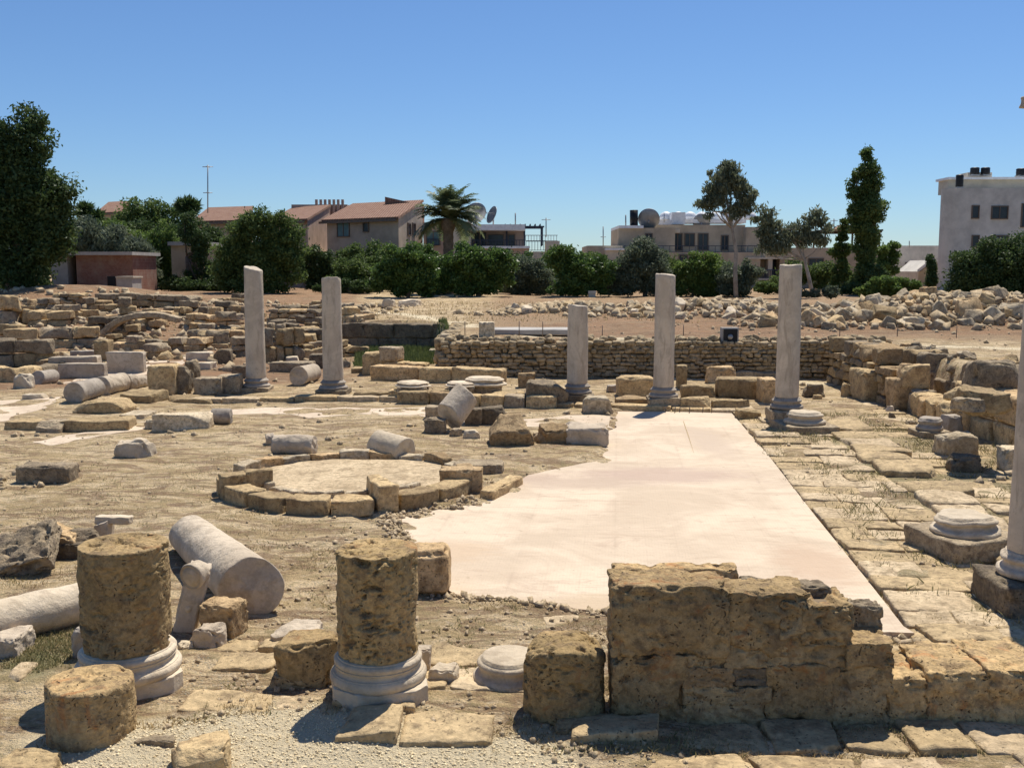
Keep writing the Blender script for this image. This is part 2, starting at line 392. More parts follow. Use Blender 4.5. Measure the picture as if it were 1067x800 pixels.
zone[:, 1] = zp
zone[:, 2] = np.maximum(zmask(GREEN, .5, 1.2), .45*zmask(OLIVE, .8, 1.5)*sst(wob2*2+.7))
# ------------------------------------------------------------------ ground material
m, nt, b = newmat('dry ground'); v = coords(nt, True)
za = nt.nodes.new('ShaderNodeAttribute'); za.attribute_name = 'zone'
sp = nt.nodes.new('ShaderNodeSeparateColor'); nt.links.new(za.outputs['Color'], sp.inputs[0])
mp = nt.nodes.new('ShaderNodeMapping'); nt.links.new(v, mp.inputs[0]); mp.inputs['Scale'].default_value = (.40, 1, 1); mp.inputs['Rotation'].default_value = (0, 0, .12); vm = mp.outputs[0]
n1 = noise(nt, vm, .55, 5, .6, .5); n2 = noise(nt, vm, 1.9, 7, .68, .8); n3_ = noise(nt, v, 9, 7, .7); n4 = noise(nt, v, 60, 4, .7); n5 = noise(nt, vm, 3.3, 6, .7, 1.5)
c = mixc(nt, ramp(nt, n1, .35, .65), (.57, .415, .22), (.47, .34, .175))
c = mixc(nt, ramp(nt, n2, .44, .56), c, (.76, .58, .345))
c = mixc(nt, ramp(nt, n5, .48, .56, 0, .85), c, (.29, .185, .105))
c = mixc(nt, ramp(nt, n3_, .50, .64, 0, .7), c, (.34, .27, .135))
c = mixc(nt, ramp(nt, n3_, .34, .47, .75, 0), c, (.66, .52, .34))
vo = N(nt, 'ShaderNodeTexVoronoi'); vo.inputs['Scale'].default_value = 34; nt.links.new(v, vo.inputs['Vector'])
peb = ramp(nt, vo.outputs[0], .18, .3, 1, 0); pk = N(nt, 'ShaderNodeMath', operation='MULTIPLY'); nt.links.new(peb, pk.inputs[0]); nt.links.new(ramp(nt, n2, .45, .6), pk.inputs[1])
c = mixc(nt, pk.outputs[0], c, (.52, .45, .33))
redn = mixc(nt, ramp(nt, n2, .35, .65), (.36, .205, .11), (.25, .16, .09))
redn = mixc(nt, ramp(nt, n5, .5, .65), redn, (.42, .30, .18))
c = mixc(nt, sp.outputs[0], c, redn)
pal = mixc(nt, ramp(nt, n4, .35, .65), (.88, .75, .51), (.76, .62, .40))
c = mixc(nt, sp.outputs[1], c, pal)
grn = mixc(nt, ramp(nt, n3_, .35, .6), (.16, .19, .075), (.29, .25, .13))
c = mixc(nt, sp.outputs[2], c, grn)
h0 = N(nt, 'ShaderNodeHueSaturation'); nt.links.new(c, h0.inputs['Color']); nt.links.new(ramp(nt, n4, .3, .7, .78, 1.2), h0.inputs['Value']); c = h0.outputs[0]
nt.links.new(c, b.inputs['Base Color'])
ha = N(nt, 'ShaderNodeMath', operation='MULTIPLY_ADD'); nt.links.new(n3_, ha.inputs[0]); ha.inputs[1].default_value = 2.5; nt.links.new(n4, ha.inputs[2])
hb = N(nt, 'ShaderNodeMath', operation='MULTIPLY_ADD'); nt.links.new(pk.outputs[0], hb.inputs[0]); hb.inputs[1].default_value = .5; nt.links.new(ha.outputs[0], hb.inputs[2])
bump(nt, b, hb.outputs[0], .035)
M['ground'] = m
ground = gacc.build('ground', M['ground'])
ca = ground.data.attributes.new('zone', 'FLOAT_COLOR', 'POINT'); ca.data.foreach_set('color', zone.ravel())
tag(ground, 'dry stony ground of the excavation with pale, red and grassy patches', 'ground', kind='structure')

# ------------------------------------------------------------------ mosaic floors
m, nt, b = newmat('worn mosaic floor'); v = coords(nt, True)
mp = nt.nodes.new('ShaderNodeMapping'); nt.links.new(v, mp.inputs[0]); mp.inputs['Rotation'].default_value = (0, 0, R(6)); v2 = mp.outputs[0]
n1 = noise(nt, v2, .7, 6, .65, .7); n2 = noise(nt, v2, 5, 6, .7); n3_ = noise(nt, v2, 1.6, 6, .7, 1.); n4 = noise(nt, v2, 90, 3, .7)
c = mixc(nt, ramp(nt, n1, .38, .62), (.68, .56, .42), (.56, .45, .33))
c = mixc(nt, ramp(nt, n3_, .56, .68, 0, .6), c, (.50, .38, .28))
c = mixc(nt, ramp(nt, n2, .55, .72, 0, .45), c, (.56, .44, .32))
mq = nt.nodes.new('ShaderNodeMapping'); nt.links.new(v, mq.inputs[0]); mq.inputs['Scale'].default_value = (.5, 2.2, 1); n7 = noise(nt, mq.outputs[0], 2.6, 8, .75, 1.); c = mixc(nt, ramp(nt, n7, .53, .62, 0, .6), c, (.50, .385, .28)); c = mixc(nt, ramp(nt, noise(nt, v, 14, 5, .75), .63, .70, 0, .6), c, (.30, .22, .15))
def bricks(sc, wd, ht, ms, s):
    br = N(nt, 'ShaderNodeTexBrick'); br.offset = 0; br.inputs['Scale'].default_value = sc; br.inputs['Brick Width'].default_value = wd; br.inputs['Row Height'].default_value = ht
    br.inputs['Mortar Size'].default_value = ms; br.inputs['Mortar Smooth'].default_value = s; nt.links.new(v2, br.inputs['Vector']); return br.outputs['Fac']
g1 = bricks(1, .9, .9, .03, .5); g2 = bricks(1, .30, .30, .012, .6); g3 = bricks(1, .03, .03, .006, .5)
wm = ramp(nt, n3_, .42, .62, .0, .13)
k1 = N(nt, 'ShaderNodeMath', operation='MULTIPLY'); nt.links.new(g1, k1.inputs[0]); nt.links.new(wm, k1.inputs[1]); c = mixc(nt, k1.outputs[0], c, (.36, .27, .20))
k2 = N(nt, 'ShaderNodeMath', operation='MULTIPLY'); nt.links.new(g2, k2.inputs[0]); nt.links.new(wm, k2.inputs[1]); c = mixc(nt, k2.outputs[0], c, (.42, .31, .22))
k3 = N(nt, 'ShaderNodeMath', operation='MULTIPLY'); nt.links.new(g3, k3.inputs[0]); k3.inputs[1].default_value = .10; c = mixc(nt, k3.outputs[0], c, (.40, .32, .24))
sd_ = bricks(1, 4.4, 5.9, .006, .1)
c = mixc(nt, ramp(nt, n4, .3, .7, 0, .35), c, (.45, .42, .38), 'OVERLAY')
def spot(cx, cy, sx, sy, col, a0, a1, c, amt=.75):
    ma = nt.nodes.new('ShaderNodeMapping'); ma.vector_type = 'TEXTURE'; ma.inputs['Location'].default_value = (cx, cy, 0); ma.inputs['Scale'].default_value = (sx, sy, 1); nt.links.new(v, ma.inputs[0])
    ln = N(nt, 'ShaderNodeVectorMath', operation='LENGTH'); nt.links.new(ma.outputs[0], ln.inputs[0]); ad = N(nt, 'ShaderNodeMath', operation='MULTIPLY_ADD'); nt.links.new(n7, ad.inputs[0]); ad.inputs[1].default_value = 1.8; nt.links.new(ln.outputs['Value'], ad.inputs[2])
    return mixc(nt, ramp(nt, ad.outputs[0], a0, a1, amt, 0), c, col)
for px_, py_, sx_, sy_, cl_ in [(520, 500, 1.1, .5, (.44, .32, .24)), (690, 497, 1.5, .7, (.45, .33, .26)), (600, 505, 1.2, .5, (.47, .36, .27)), (850, 590, .5, .9, (.50, .36, .25)), (640, 632, 1.2, .35, (.50, .38, .25)), (740, 462, .4, 2., (.52, .41, .31)), (470, 575, .6, .5, (.54, .40, .27))]:
    q_ = G(px_, py_); c = spot(q_[0], q_[1], sx_, sy_, cl_, 1.25, 1.9, c)
nt.links.new(c, b.inputs['Base Color']); bump(nt, b, n2, .02)
M['mosaic'] = m
def ragged(poly, amp, seed, step=.12, keep=()):
    out = []; n = len(poly)
    for k in range(n):
        a = np.array(poly[k]); e = np.array(poly[(k+1) % n])-a; L = np.hypot(*e); q = max(1, int(L/step))
        for t in np.arange(q)/q:
            p = a+e*t; f = 0 if k in keep else 1; jj = n3(np.array([[p[0]*3, p[1]*3, 0.]]), seed, 3)[0][:2]*amp*f; out.append(tuple(p+jj))
    return out
def sheet(name, poly, mat, zt, zb, label, cat):
    import bmesh
    bm = bmesh.new(); vs_ = [bm.verts.new((p[0], p[1], zt(p[0], p[1]) if callable(zt) else zt)) for p in poly]
    f = bm.faces.new(vs_); f.normal_update()
    if f.normal.z < 0: f.normal_flip()
    r = bmesh.ops.extrude_face_region(bm, geom=[f])
    for q in r['geom']:
        if isinstance(q, bmesh.types.BMVert): pass
    top = [q for q in r['geom'] if isinstance(q, bmesh.types.BMFace)]
    for q in bm.verts:
        if q not in {w for t in top for w in t.verts}: q.co.z -= zb
    bmesh.ops.triangulate(bm, faces=bm.faces[:])
    bmesh.ops.recalc_face_normals(bm, faces=bm.faces[:])
    me = bpy.data.meshes.new(name); bm.to_mesh(me); bm.free(); me.materials.append(mat)
    o = bpy.data.objects.new(name, me); scn.collection.objects.link(o)
    return tag(o, label, cat, kind='structure')
sheet('mosaic_floor', ragged(MOSAIC, .1, 4, keep=(11, 12, 13, 14, 15)), M['mosaic'], .022, .12, 'large pale worn mosaic pavement in the middle of the courtyard', 'mosaic')
pl = ['narrow pale mosaic strip below the two left columns', 'pale floor patch at the left edge behind the dry grass', 'pale path surface behind the broken grey shaft',
      'thin pale paving strip left of the white slab', 'bright sandy floor beside the ruined wall on the right', 'pale mosaic strip behind the fallen rocks', 'round pale floor inside the stone ring']
_c = G(361, 513, .0)
PATCH[6] = [(_c[0]+1.36*math.cos(w_), G(365, 540)[1]+1.60+1.36*math.sin(w_)) for w_ in np.linspace(0, 6.2, 40)]
for k, q in enumerate(PATCH):
    cx, cy = np.mean([a[0] for a in q]), np.mean([a[1] for a in q])
    zf = (lambda X, Y: gz(X, Y)+(.004 if k != 4 else .0)) if k != 6 else gz(_c[0], G(365, 540)[1]+1.5)+.045
    sheet('floor_patch', ragged(q, .2, 11+k, .15), M['mosaic'] if k not in (4, 6) else M['pave'], zf if k == 6 else (lambda X, Y, f=zf: f(X, Y)), .12, pl[k], 'floor')
for k, (pa_, pb_) in enumerate([((712, 440), (723, 474))]):
    qa, qb = G(*pa_), G(*pb_); nn_ = np.array([-(qb-qa)[1], (qb-qa)[0]]); nn_ = nn_/np.hypot(*nn_)*.006; sheet('floor_crack', [tuple(qa[:2]+nn_), tuple((qa[:2]+qb[:2])/2+nn_*1.8), tuple(qb[:2]), tuple((qa[:2]+qb[:2])/2-nn_*.6), tuple(qa[:2]-nn_)], M['pave2'], .026, .003, ['thin dark seam near the far end of the mosaic', 'short dark scratch in the middle of the mosaic'][k], 'crack')
# ------------------------------------------------------------------ right hand paving (structure)
A0 = np.array(MOSAIC[16]); A1 = np.array(MOSAIC[12]); ev = (A1-A0)/np.hypot(*(A1-A0)); eu = np.array([ev[1], -ev[0]])   # eu points right
rs = random.Random(4)
def quadstone(acc, cn, z, h, seed, mi, r=.2, n=11, rough=.05, chip=.3):
    w = max(np.hypot(*(cn[1]-cn[0])), .05); d = max(np.hypot(*(cn[3]-cn[0])), .05); P, Fq = stone(w, d, h, n, seed, r, rough, 0, 0, 0, chip)
    u = (P[:, 0]/w+.5)[:, None]; v_ = (P[:, 1]/d+.5)[:, None]; XY = (cn[0]*(1-u)*(1-v_)+cn[1]*u*(1-v_)+cn[2]*u*v_+cn[3]*(1-u)*v_)
    t1, t2 = rs.uniform(-.02, .02), rs.uniform(-.02, .02); acc.add(np.column_stack([XY, P[:, 2]-h+z+(u[:, 0]-.5)*t1+(v_[:, 0]-.5)*t2]), Fq, mi)
def lattice(org, eu_, ev_, us, vs_, jit, keep, zf, mis, seed, gap=.02, acc=None, **k):
    g_ = np.random.default_rng(seed); nu, nv = len(us), len(vs_); L_ = np.array([[org+eu_*(u+g_.uniform(-jit, jit)*.6)+ev_*(v_+g_.uniform(-jit, jit)) for v_ in vs_] for u in us]); q = 0
    for i_ in range(nu-1):
        for j_ in range(nv-1):
            cn = np.array([L_[i_, j_], L_[i_+1, j_], L_[i_+1, j_+1], L_[i_, j_+1]]); ce = cn.mean(0); q += 1
            if not keep(ce, g_): continue
            cn = ce+(cn-ce)*(1-gap/np.maximum(np.linalg.norm(cn-ce, axis=1, keepdims=True), .05)); quadstone(acc, cn, zf(ce), .14, seed*100+q, int(g_.choice(mis)), **k)
pav = Acc()
def slab(acc, u0, u1, v0, v1, z, seed, mi, r=.25, n=7, h=.14):
    c = A0+eu*(u0+u1)/2+ev*(v0+v1)/2
    P, Fq = stone(u1-u0, v1-v0, h, n+3, seed, r, .055, 1)
    acc.add(P, Fq, mi, RM(math.atan2(eu[1], eu[0])+rs.uniform(-.04, .04), rs.uniform(-.02, .02), rs.uniform(-.02, .02), (c[0], c[1], z-h)))
k = 0; vv = -.3
while vv < 11.6:
    dv = rs.uniform(.3, .6); us = [.02]
    while us[-1] < 1.15: us.append(us[-1]+rs.uniform(.28, .8))
    us[-1] = min(us[-1], 1.3)
    lattice(A0, eu, ev, us, [vv, vv+dv], .035, lambda ce, g_: g_.random() < .96, lambda ce: max(.03, gz(*ce)+.012)+rs.uniform(-.012, .02), [0, 0, 1], 60+k, .012, pav); vv += dv; k += 1
tag(pav.build('stone_paving', [M['pave'], M['pave2']]), 'row of worn pale paving slabs along the right edge of the mosaic', 'paving', kind='structure')
sty = Acc(); vv = 1.7
while vv < 10.2:
    dv = rs.uniform(.45, .8)
    z = .12 if (vv < 4.4 or vv > 6.4) else .12
    if not (4.9 < vv < 5.7): slab(sty, 1.28+rs.uniform(-.05, .05), 1.95+rs.uniform(-.1, .15), vv+.01, vv+dv-.01, z+rs.uniform(-.03, .02), 300+k, rs.choice([0, 1, 1]), .3, 8, .22)
    k += 1; vv += dv
tag(sty.build('stylobate', [M['pave'], M['pave2']]), 'broken raised step of slabs that carries the right colonnade', 'step', kind='structure')
fl = Acc(); vv = -.8; k = 0
while vv < 13:
    dv = rs.uniform(.3, .6); us = [1.95]
    while us[-1] < 5.2: us.append(us[-1]+rs.uniform(.35, .9))
    lattice(A0, eu, ev, us, [vv, vv+dv], .06, lambda ce, g_: ce[0] < 7.25 and g_.random() < .8*float(sst(1.0+fbm(np.array([[ce[0], ce[1], 0.]])/1.1, 66, 2)[0]*2.2)), lambda ce: gz(*ce)+rs.uniform(-.016, .022), [0, 1, 1], 160+k, .02, fl, n=8); vv += dv; k += 1
tag(fl.build('sunken_flagstones', [M['pave'], M['pave2']]), 'worn flagstones half sunk in dry grass right of the colonnade', 'paving', kind='structure')
# back kerb (stylobate of the far colonnade) and its pavement
def pxrow(name, x0, y0, x1, y1, h, d, bl, seed, mats, label, cat, r=.15, n=8, struct=True, gap=.02, hj=.02):
    a = GT(x0, y0); b_ = GT(x1, y1); e = (b_-a)[:2]; L = np.hypot(*e); e = e/L; nn = np.array([-e[1], e[0]])
    if nn[1] < 0: nn = -nn
    acc = Acc(); t = 0; q = random.Random(seed); i_ = 0
    while t < L:
        w = min(q.uniform(*bl), L-t+.1); c = a[:2]+e*(t+w/2)+nn*d/2; hh = h+q.uniform(-hj, hj)
        P, Fq = stone(w-gap, d*q.uniform(.93, 1.05), hh+.1, n, seed+i_, r, .03)
        acc.add(P, Fq, q.randrange(len(mats)), RM(math.atan2(e[1], e[0])+q.uniform(-.01, .01), 0, 0, (c[0], c[1], gz(c[0], c[1])-.1))); t += w; i_ += 1
    o = acc.build(name, mats, loc=None if struct else tuple(float(s_) for s_ in a))
    return tag(o, label, cat, kind='structure' if struct else None)
pxrow('kerb_strip', 196, 419, 455, 421, .10, .34, (.7, 1.5), 31, [M['pave'], M['beige']], 'long low kerb of stone blocks in front of the left columns', 'kerb')
pxrow('kerb_strip', 500, 423, 768, 431, .07, .35, (.5, 1.3), 37, [M['pave'], M['beige']], 'low kerb of stone along the far edge of the mosaic', 'kerb')
# foreground pavement
fp = Acc(); kk = 0
def fslab(x0, x1, y0, y1, z, mi, h=.16, r=.3, n=18, rough=.055):
    global kk
    a = G(x0, y1, z); b_ = G(x1, y1, z); c = G((x0+x1)/2, y0, z); w = b_[0]-a[0]; d = c[1]-a[1]
    P, Fq = stone(w, d, h, n, 700+kk, r, rough, 1); kk += 1
    fp.add(P, Fq, mi, RM(rs.uniform(-.05, .05), 0, 0, ((a[0]+b_[0])/2, a[1]+d/2, z-h)))
for s in [(560, 640, 756, 784, .02, 1), (640, 700, 770, 782, .05, 1), (704, 790, 771, 784, .04, 0),
          (792, 866, 769, 783, .06, 0), (868, 900, 770, 786, .03, 1), (0, 20, 688, 706, .10, 0), (-40, 28, 694, 722, .06, 1), (560, 620, 640, 652, .03, 0)]:
    fslab(*s)
o_ = G(205, 770)[:2]; ex = np.array([1., -.03]); ey = np.array([.03, 1.]); FPOLY = PW([(150, 752), (228, 742), (245, 700), (205, 690), (225, 668), (330, 664), (420, 690), (560, 690), (560, 772), (390, 772), (340, 752), (240, 750)])
FP2 = PW([(560, 770), (1120, 766), (1120, 830), (700, 830), (620, 790)]); FP3 = PW([(905, 668), (940, 655), (1120, 640), (1120, 700), (930, 700)]); FP4 = PW([(430, 632), (640, 645), (640, 662), (440, 650)])
vv = -.8; k = 0
while vv < 2.2:
    dv = rs.uniform(.24, .42); us = [-.8]
    while us[-1] < 6.5: us.append(us[-1]+rs.uniform(.3, .62))
    lattice(o_, ex, ey, us, [vv, vv+dv], .05, lambda ce, g_: (any(inpoly(np.array(ce[0]), np.array(ce[1]), q) for q in (FPOLY, FP2, FP3)) and g_.random() < .9), lambda ce: gz(*ce)+rs.uniform(.0, .045), [0, 1, 1], 260+k, .018, fp, n=16, rough=.06); vv += dv; k += 1
tag(fp.build('foreground_paving', [M['pave'], M['pave2']]), 'uneven worn slabs at the foot of the near wall and drums', 'paving', kind='structure')
# ------------------------------------------------------------------ placing stones
def res_for(Y): return 30 if Y < 7.5 else 22 if Y < 11 else 17 if Y < 16 else 13 if Y < 26 else 8
_seed = [1000]
def rock(name, x0, x1, yt, yb, label, cat='stone', mat='beige', kind='block', D=None, rz=0., rx=0., ry=0., group=None, r=None, rough=None, cuts=None, sink=.03, z0=None, h=None, pit=0, n=None):
    _seed[0] += 1; sd_ = _seed[0]
    cxp = (x0+x1)/2; p = GT(cxp, yb) if z0 is None else G(cxp, yb, z0)
    if z0 is not None: p[2] = z0
    Y = p[1]; wv = at(x1, yb, Y)[0]-at(x0, yb, Y)[0]; d = D or .7*wv
    c, s = abs(math.cos(rz)), abs(math.sin(rz)); w = max((wv-d*s)/c, .3*wv) if rz else wv
    hh = h or max(at(cxp, yt, Y+d*.85)[2]-p[2], .04)
    par = dict(block=(.10, .04, 0), rough=(.22, .08, 3), rock=(.3, .12, 7), slab=(.14, .04, 0), sharp=(.07, .015, 0))[kind]
    P, Fq = stone(w, d, hh+sink, n or res_for(Y), sd_, r if r is not None else par[0], rough if rough is not None else par[1], par[2] if cuts is None else cuts, pit)
    a = Acc(); loc = (float(p[0]), float(p[1]+d/2*c+w/2*s*0), float(p[2]-sink))
    a.add(P, Fq, 0, RM(0, rx, ry, loc)); o = a.build(name, M[mat], loc=loc); o.rotation_euler.z = rz
    return tag(o, label, cat, group)
def attic(parent, loc, r, h, mat, plinth_mat=None, plh=.0, plw=0, seed=0, rough=.02, ptop=True, px_=.0):
    """parts: plinth, torus moulding (base)"""
    if plh:
        a = Acc(); P, Fq = stone(plw*2, plw*2, plh, 14, seed, .1, .02+px_); a.add(P, Fq, 0, RM(random.uniform(-.05, .05), loc=loc)); a.build('plinth', M[plinth_mat or mat], parent, loc=tuple(loc))
    z = h
    prof = [(r*.05, 0), (r*1.30, 0), (r*1.38, z*.05), (r*1.42, z*.16), (r*1.38, z*.28), (r*1.28, z*.34), (r*1.22, z*.36), (r*1.16, z*.40), (r*1.12, z*.48), (r*1.12, z*.54), (r*1.15, z*.60),
            (r*1.22, z*.63), (r*1.25, z*.70), (r*1.23, z*.78), (r*1.16, z*.83), (r*1.08, z*.86), (r*1.06, z*.97), (r*.98, z), (r*.05, z)]
    V, Fs = lathe(prof, 56, seed, rough); a = Acc(); l2 = (loc[0], loc[1], loc[2]+plh-.004); a.add(V, Fs, 0, RM(loc=l2)); a.build('base_moulding', M[mat], parent, loc=l2)
    return loc[2]+plh+h-.01
def column(xb, yb, yt, wpx, label, seed, slope, plh, bh=.2, mat='gmarble', bmat='dmarble', plw=None, taper=.93):
    p = GT(xb, yb); Y = p[1]+.3; r = wpx/F*Y/2; X = at(xb, yb, Y)[0]; z = gz(X, Y)-.03
    t = empty('standing_column', (X, Y, z), label, 'column', 'standing marble columns')
    zt = attic(t, (X, Y, z), r, bh, bmat, 'grey', plh, plw or r*1.5, seed, .035, px_=.02)
    top = at(xb, yt, Y)[2]; h = top-zt
    V, Fs = lathe(drumprof(r, r*taper, h, 30, .1), 56, seed, 0)
    w_ = fbm(V*np.array([3, 3, 1.2])+seed, seed, 3)[:, None]*.014; rr = np.linalg.norm(V[:, :2], axis=1, keepdims=True)
    V[:, :2] *= 1+w_*np.array([1])/np.maximum(r, .05)*1.0
    f = sst((V[:, 2]-h*.8)/(h*.2)); V[:, 2] += f*((V[:, 0]*slope[0]+V[:, 1]*slope[1])+fbm(V/.15, seed+1)*.03)
    q = fbm(V/.25+7, seed+9, 3); V[:, :2] *= 1-(np.clip(q-.28, 0, .2)[:, None])*.35*f[:, None]
    a = Acc(); a.add(V, Fs, 0, RM(loc=(X, Y, zt))); a.build('shaft', M['colm'], t, loc=(X, Y, zt))
    return t
column(267.5, 409, 279, 20.5, 'marble column with a slanting broken top, leftmost of the standing row', 1, (-.25, .1), .12)
column(347.5, 412, 290, 21.5, 'marble column with a wavy chipped top, second from the left', 2, (.0, -.2), .14)
column(601.5, 421, 318, 22, 'shortest standing marble column, in front of the rubble wall', 3, (-.12, 0), .22)
column(691, 426, 286, 22, 'marble column with a flat top standing at the far edge of the mosaic', 4, (-.06, .05), .22)
column(819, 443, 276, 24.5, 'tallest whole marble column at the far right corner of the mosaic', 5, (.05, .05), .28)
# right edge column with capital
p = GT(1066, 646); Y = p[1]+.32; X = at(1075.5, 600, Y)[0]; z = gz(X, Y)-.03
t = empty('standing_column', (X, Y, z), 'tall marble column with a capital, cut off by the right edge of the photo', 'column', 'standing marble columns')
zt = attic(t, (X, Y, z), .19, .2, 'gmarble', 'dark', .3, .33, 6, .035, px_=.03)
top = at(1075, 146, Y)[2]
V, Fs = lathe(drumprof(.19, .162, top-zt, 40, .05), 64, 6, .0); V[:, :2] *= 1+fbm(V*3, 6, 3)[:, None]*.05
a = Acc(); a.add(V, Fs, 0, RM(loc=(X, Y, zt))); a.build('shaft', M['colm'], t, loc=(X, Y, zt))
V, Fs = lathe([(.01, 0), (.165, 0), (.19, .02), (.185, .05), (.165, .07), (.17, .13), (.2, .18), (.235, .22), (.24, .25), (.235, .28), (.01, .28)], 48, 7, .03)
a = Acc(); a.add(V, Fs, 0, RM(loc=(X, Y, top-.01))); a.add(*stone(.42, .42, .09, 12, 3, .2, .04), 0, RM(loc=(X, Y, top+.26))); a.build('capital', M['gmarble'], t, loc=(X, Y, top-.01))

# ------------------------------------------------------------------ bases without column
def base_thing(xb, yb, r, h, label, mat='marble', pm='grey', plh=0., plw=0., seed=0, rough=.05, Yo=.3, rz=0.):
    p = GT(xb, yb); Y = p[1]+Yo; X = at(xb, yb, Y)[0]; z = gz(X, Y)-.02
    t = empty('column_base', (X, Y, z), label, 'column base'); attic(t, (X, Y, z), r, h, mat, pm, plh, plw, seed, rough, px_=.01)
    t.rotation_euler.z = rz; return t
base_thing(1003, 588, .225, .17, 'worn round marble base on a square dark stone plinth', plh=.22, plw=.38, seed=21, rough=.10, Yo=.4, rz=.3)
base_thing(838, 453, .24, .2, 'white marble base on a low plinth beside the tallest column', plh=.14, plw=.42, seed=22, rough=.05, Yo=.42, rz=.12)
base_thing(531, 717, .17, .17, 'low double ringed marble base left of the squat sandstone block', seed=23, rough=.02, Yo=.19)
base_thing(505, 420, .32, .16, 'white marble base lying on the block row behind the leaning shaft', plh=.36, plw=.33, seed=24, rough=.05, Yo=.34)
base_thing(431, 420, .26, .10, 'flat white marble disc on a block behind the kerb', plh=.32, plw=.3, seed=25, rough=.05, Yo=.32)
base_thing(482, 421, .24, .08, 'small pale marble disc on a stone, left of a larger base', plh=.34, plw=.27, seed=26, rough=.06, Yo=.4)
base_thing(968, 457, .15, .2, 'small grey moulded marble base on a flat stone by the ruined wall', mat='dmarble', plh=.14, plw=.24, seed=27, rough=.08, Yo=.24, rz=.2)

# ------------------------------------------------------------------ near drums on their bases
def pitted_drum(r0, r1, h, seed, nseg=180, rings=120, pits=1., topdish=.0, bev=.03):
    V, Fs = lathe(drumprof(r0, r1, h, rings, bev, 26), nseg)
    ang = np.arctan2(V[:, 1], V[:, 0]); rad = np.linalg.norm(V[:, :2], axis=1); side = sst((rad-.8*r0)/(.18*r0))
    Nn = np.stack([np.cos(ang)*side, np.sin(ang)*side, (1-side)*np.sign(V[:, 2]-h/2)], 1)
    P = V*np.array([1, 1, 1.5]); d = fbm(V/.22, seed, 3)*.022+fbm(V/.06, seed+2, 3)*.008+fbm(V/.018, seed+4, 2)*.003
    a_ = fbm(P/.075, seed+5, 3); zone_ = sst(fbm(V/.2, seed+8, 2)*2+.55); d = d-np.clip(a_-.14, 0, .22)*.19*pits*zone_
    a_ = fbm(P/.028, seed+6, 2); d = d-np.clip(a_-.3, 0, .2)*.06*pits
    V = V+Nn*d[:, None]
    if topdish: V[:, 2] -= np.where(V[:, 2] > h*.8, np.exp(-(np.hypot(V[:, 0]-.03, V[:, 1]-.02)/.05)**2)*topdish, 0)
    return V, Fs
def near_base(t, X, Y, z, r, plh, bh, plw, mat, seed, chip=True, rz=.0):
    a = Acc(); P, Fq = stone(plw*2, plw*2, plh, 40, seed, .12, .012)
    if chip:
        for s1, s2 in ((1, 1), (1, -1), (-1, -1), (-1, 1)):
            e = (P[:, 0]*s1+P[:, 1]*s2)/1.414-plw*random.uniform(1.05, 1.22); k = np.maximum(e, 0)
            P[:, 0] -= k*s1/1.414; P[:, 1] -= k*s2/1.414
    a.add(P, Fq, 0, RM(rz, loc=(X, Y, z))); a.build('plinth', M[mat], t, loc=(X, Y, z))
    zz = z+plh-.005; H_ = bh
    pr = [(.02, 0), (r*1.28, 0), (r*1.33, H_*.04), (r*1.37, H_*.16), (r*1.36, H_*.26), (r*1.30, H_*.36), (r*1.25, H_*.385), (r*1.25, H_*.41), (r*1.18, H_*.43), (r*1.13, H_*.48), (r*1.11, H_*.55), (r*1.13, H_*.61), (r*1.18, H_*.645),
          (r*1.185, H_*.67), (r*1.14, H_*.68), (r*1.17, H_*.71), (r*1.195, H_*.78), (r*1.19, H_*.86), (r*1.12, H_*.93), (r*1.06, H_*.95), (r*1.05, H_), (.02, H_)]
    pr = [(q[0] if q[0] < .1 else r*(1+(q[0]/r-1)*.62), q[1]) for q in pr]
    pr2 = []
    for (a1, b1), (a2, b2) in zip(pr, pr[1:]): pr2 += [(a1+(a2-a1)*q, b1+(b2-b1)*q) for q in (0, .5)]
    pr2.append(pr[-1]); V, Fs = lathe(pr2, 96, seed, .012)
    a = Acc(); a.add(V, Fs, 0, RM(loc=(X, Y, zz))); a.build('base_moulding', M[mat], t, loc=(X, Y, zz)); return zz+H_
# drum 2 (centre)
p = GT(395, 741); Yc = p[1]+.30; X = at(394.5, 700, Yc)[0]; z = p[2]-.01; r = 42.5/F*(Yc*CT+.12)
t = empty('drum_on_base', (X, Y := Yc, z), 'tall pitted sandstone drum on a moulded white marble base, centre foreground', 'column stump', 'near column stumps')
zt = near_base(t, X, Y, z, r*.98, .105, .165, .285, 'marble', 31, rz=.22)
top = at(394, 562, Y+r*.8)[2]; V, Fs = pitted_drum(r*.97, r*1.0, top-zt+.02, 5, pits=1.25)
a = Acc(); a.add(V, Fs, 0, RM(.4, loc=(X, Y, zt-.02))); a.build('drum', M['ochre'], t, loc=(X, Y, zt-.02))
# drum 1 (left)
p = GT(140, 733); Yc = p[1]+.30; X = at(134, 690, Yc)[0]; z = p[2]-.01; r = 45.5/F*(Yc*CT+.12)
t = empty('drum_on_base', (X, Y := Yc, z), 'tall brown sandstone drum with a socket in its top on a marble base, left foreground', 'column stump', 'near column stumps')
zt = near_base(t, X, Y, z, r*.98, .11, .16, .29, 'marble', 32, rz=.55)
top = at(134, 556, Y+r*.8)[2]; V, Fs = pitted_drum(r*.96, r*1.0, top-zt+.02, 15, pits=.6, topdish=.05)
a = Acc(); a.add(V, Fs, 0, RM(1.4, loc=(X, Y, zt-.02))); a.build('drum', M['ochre'], t, loc=(X, Y, zt-.02))
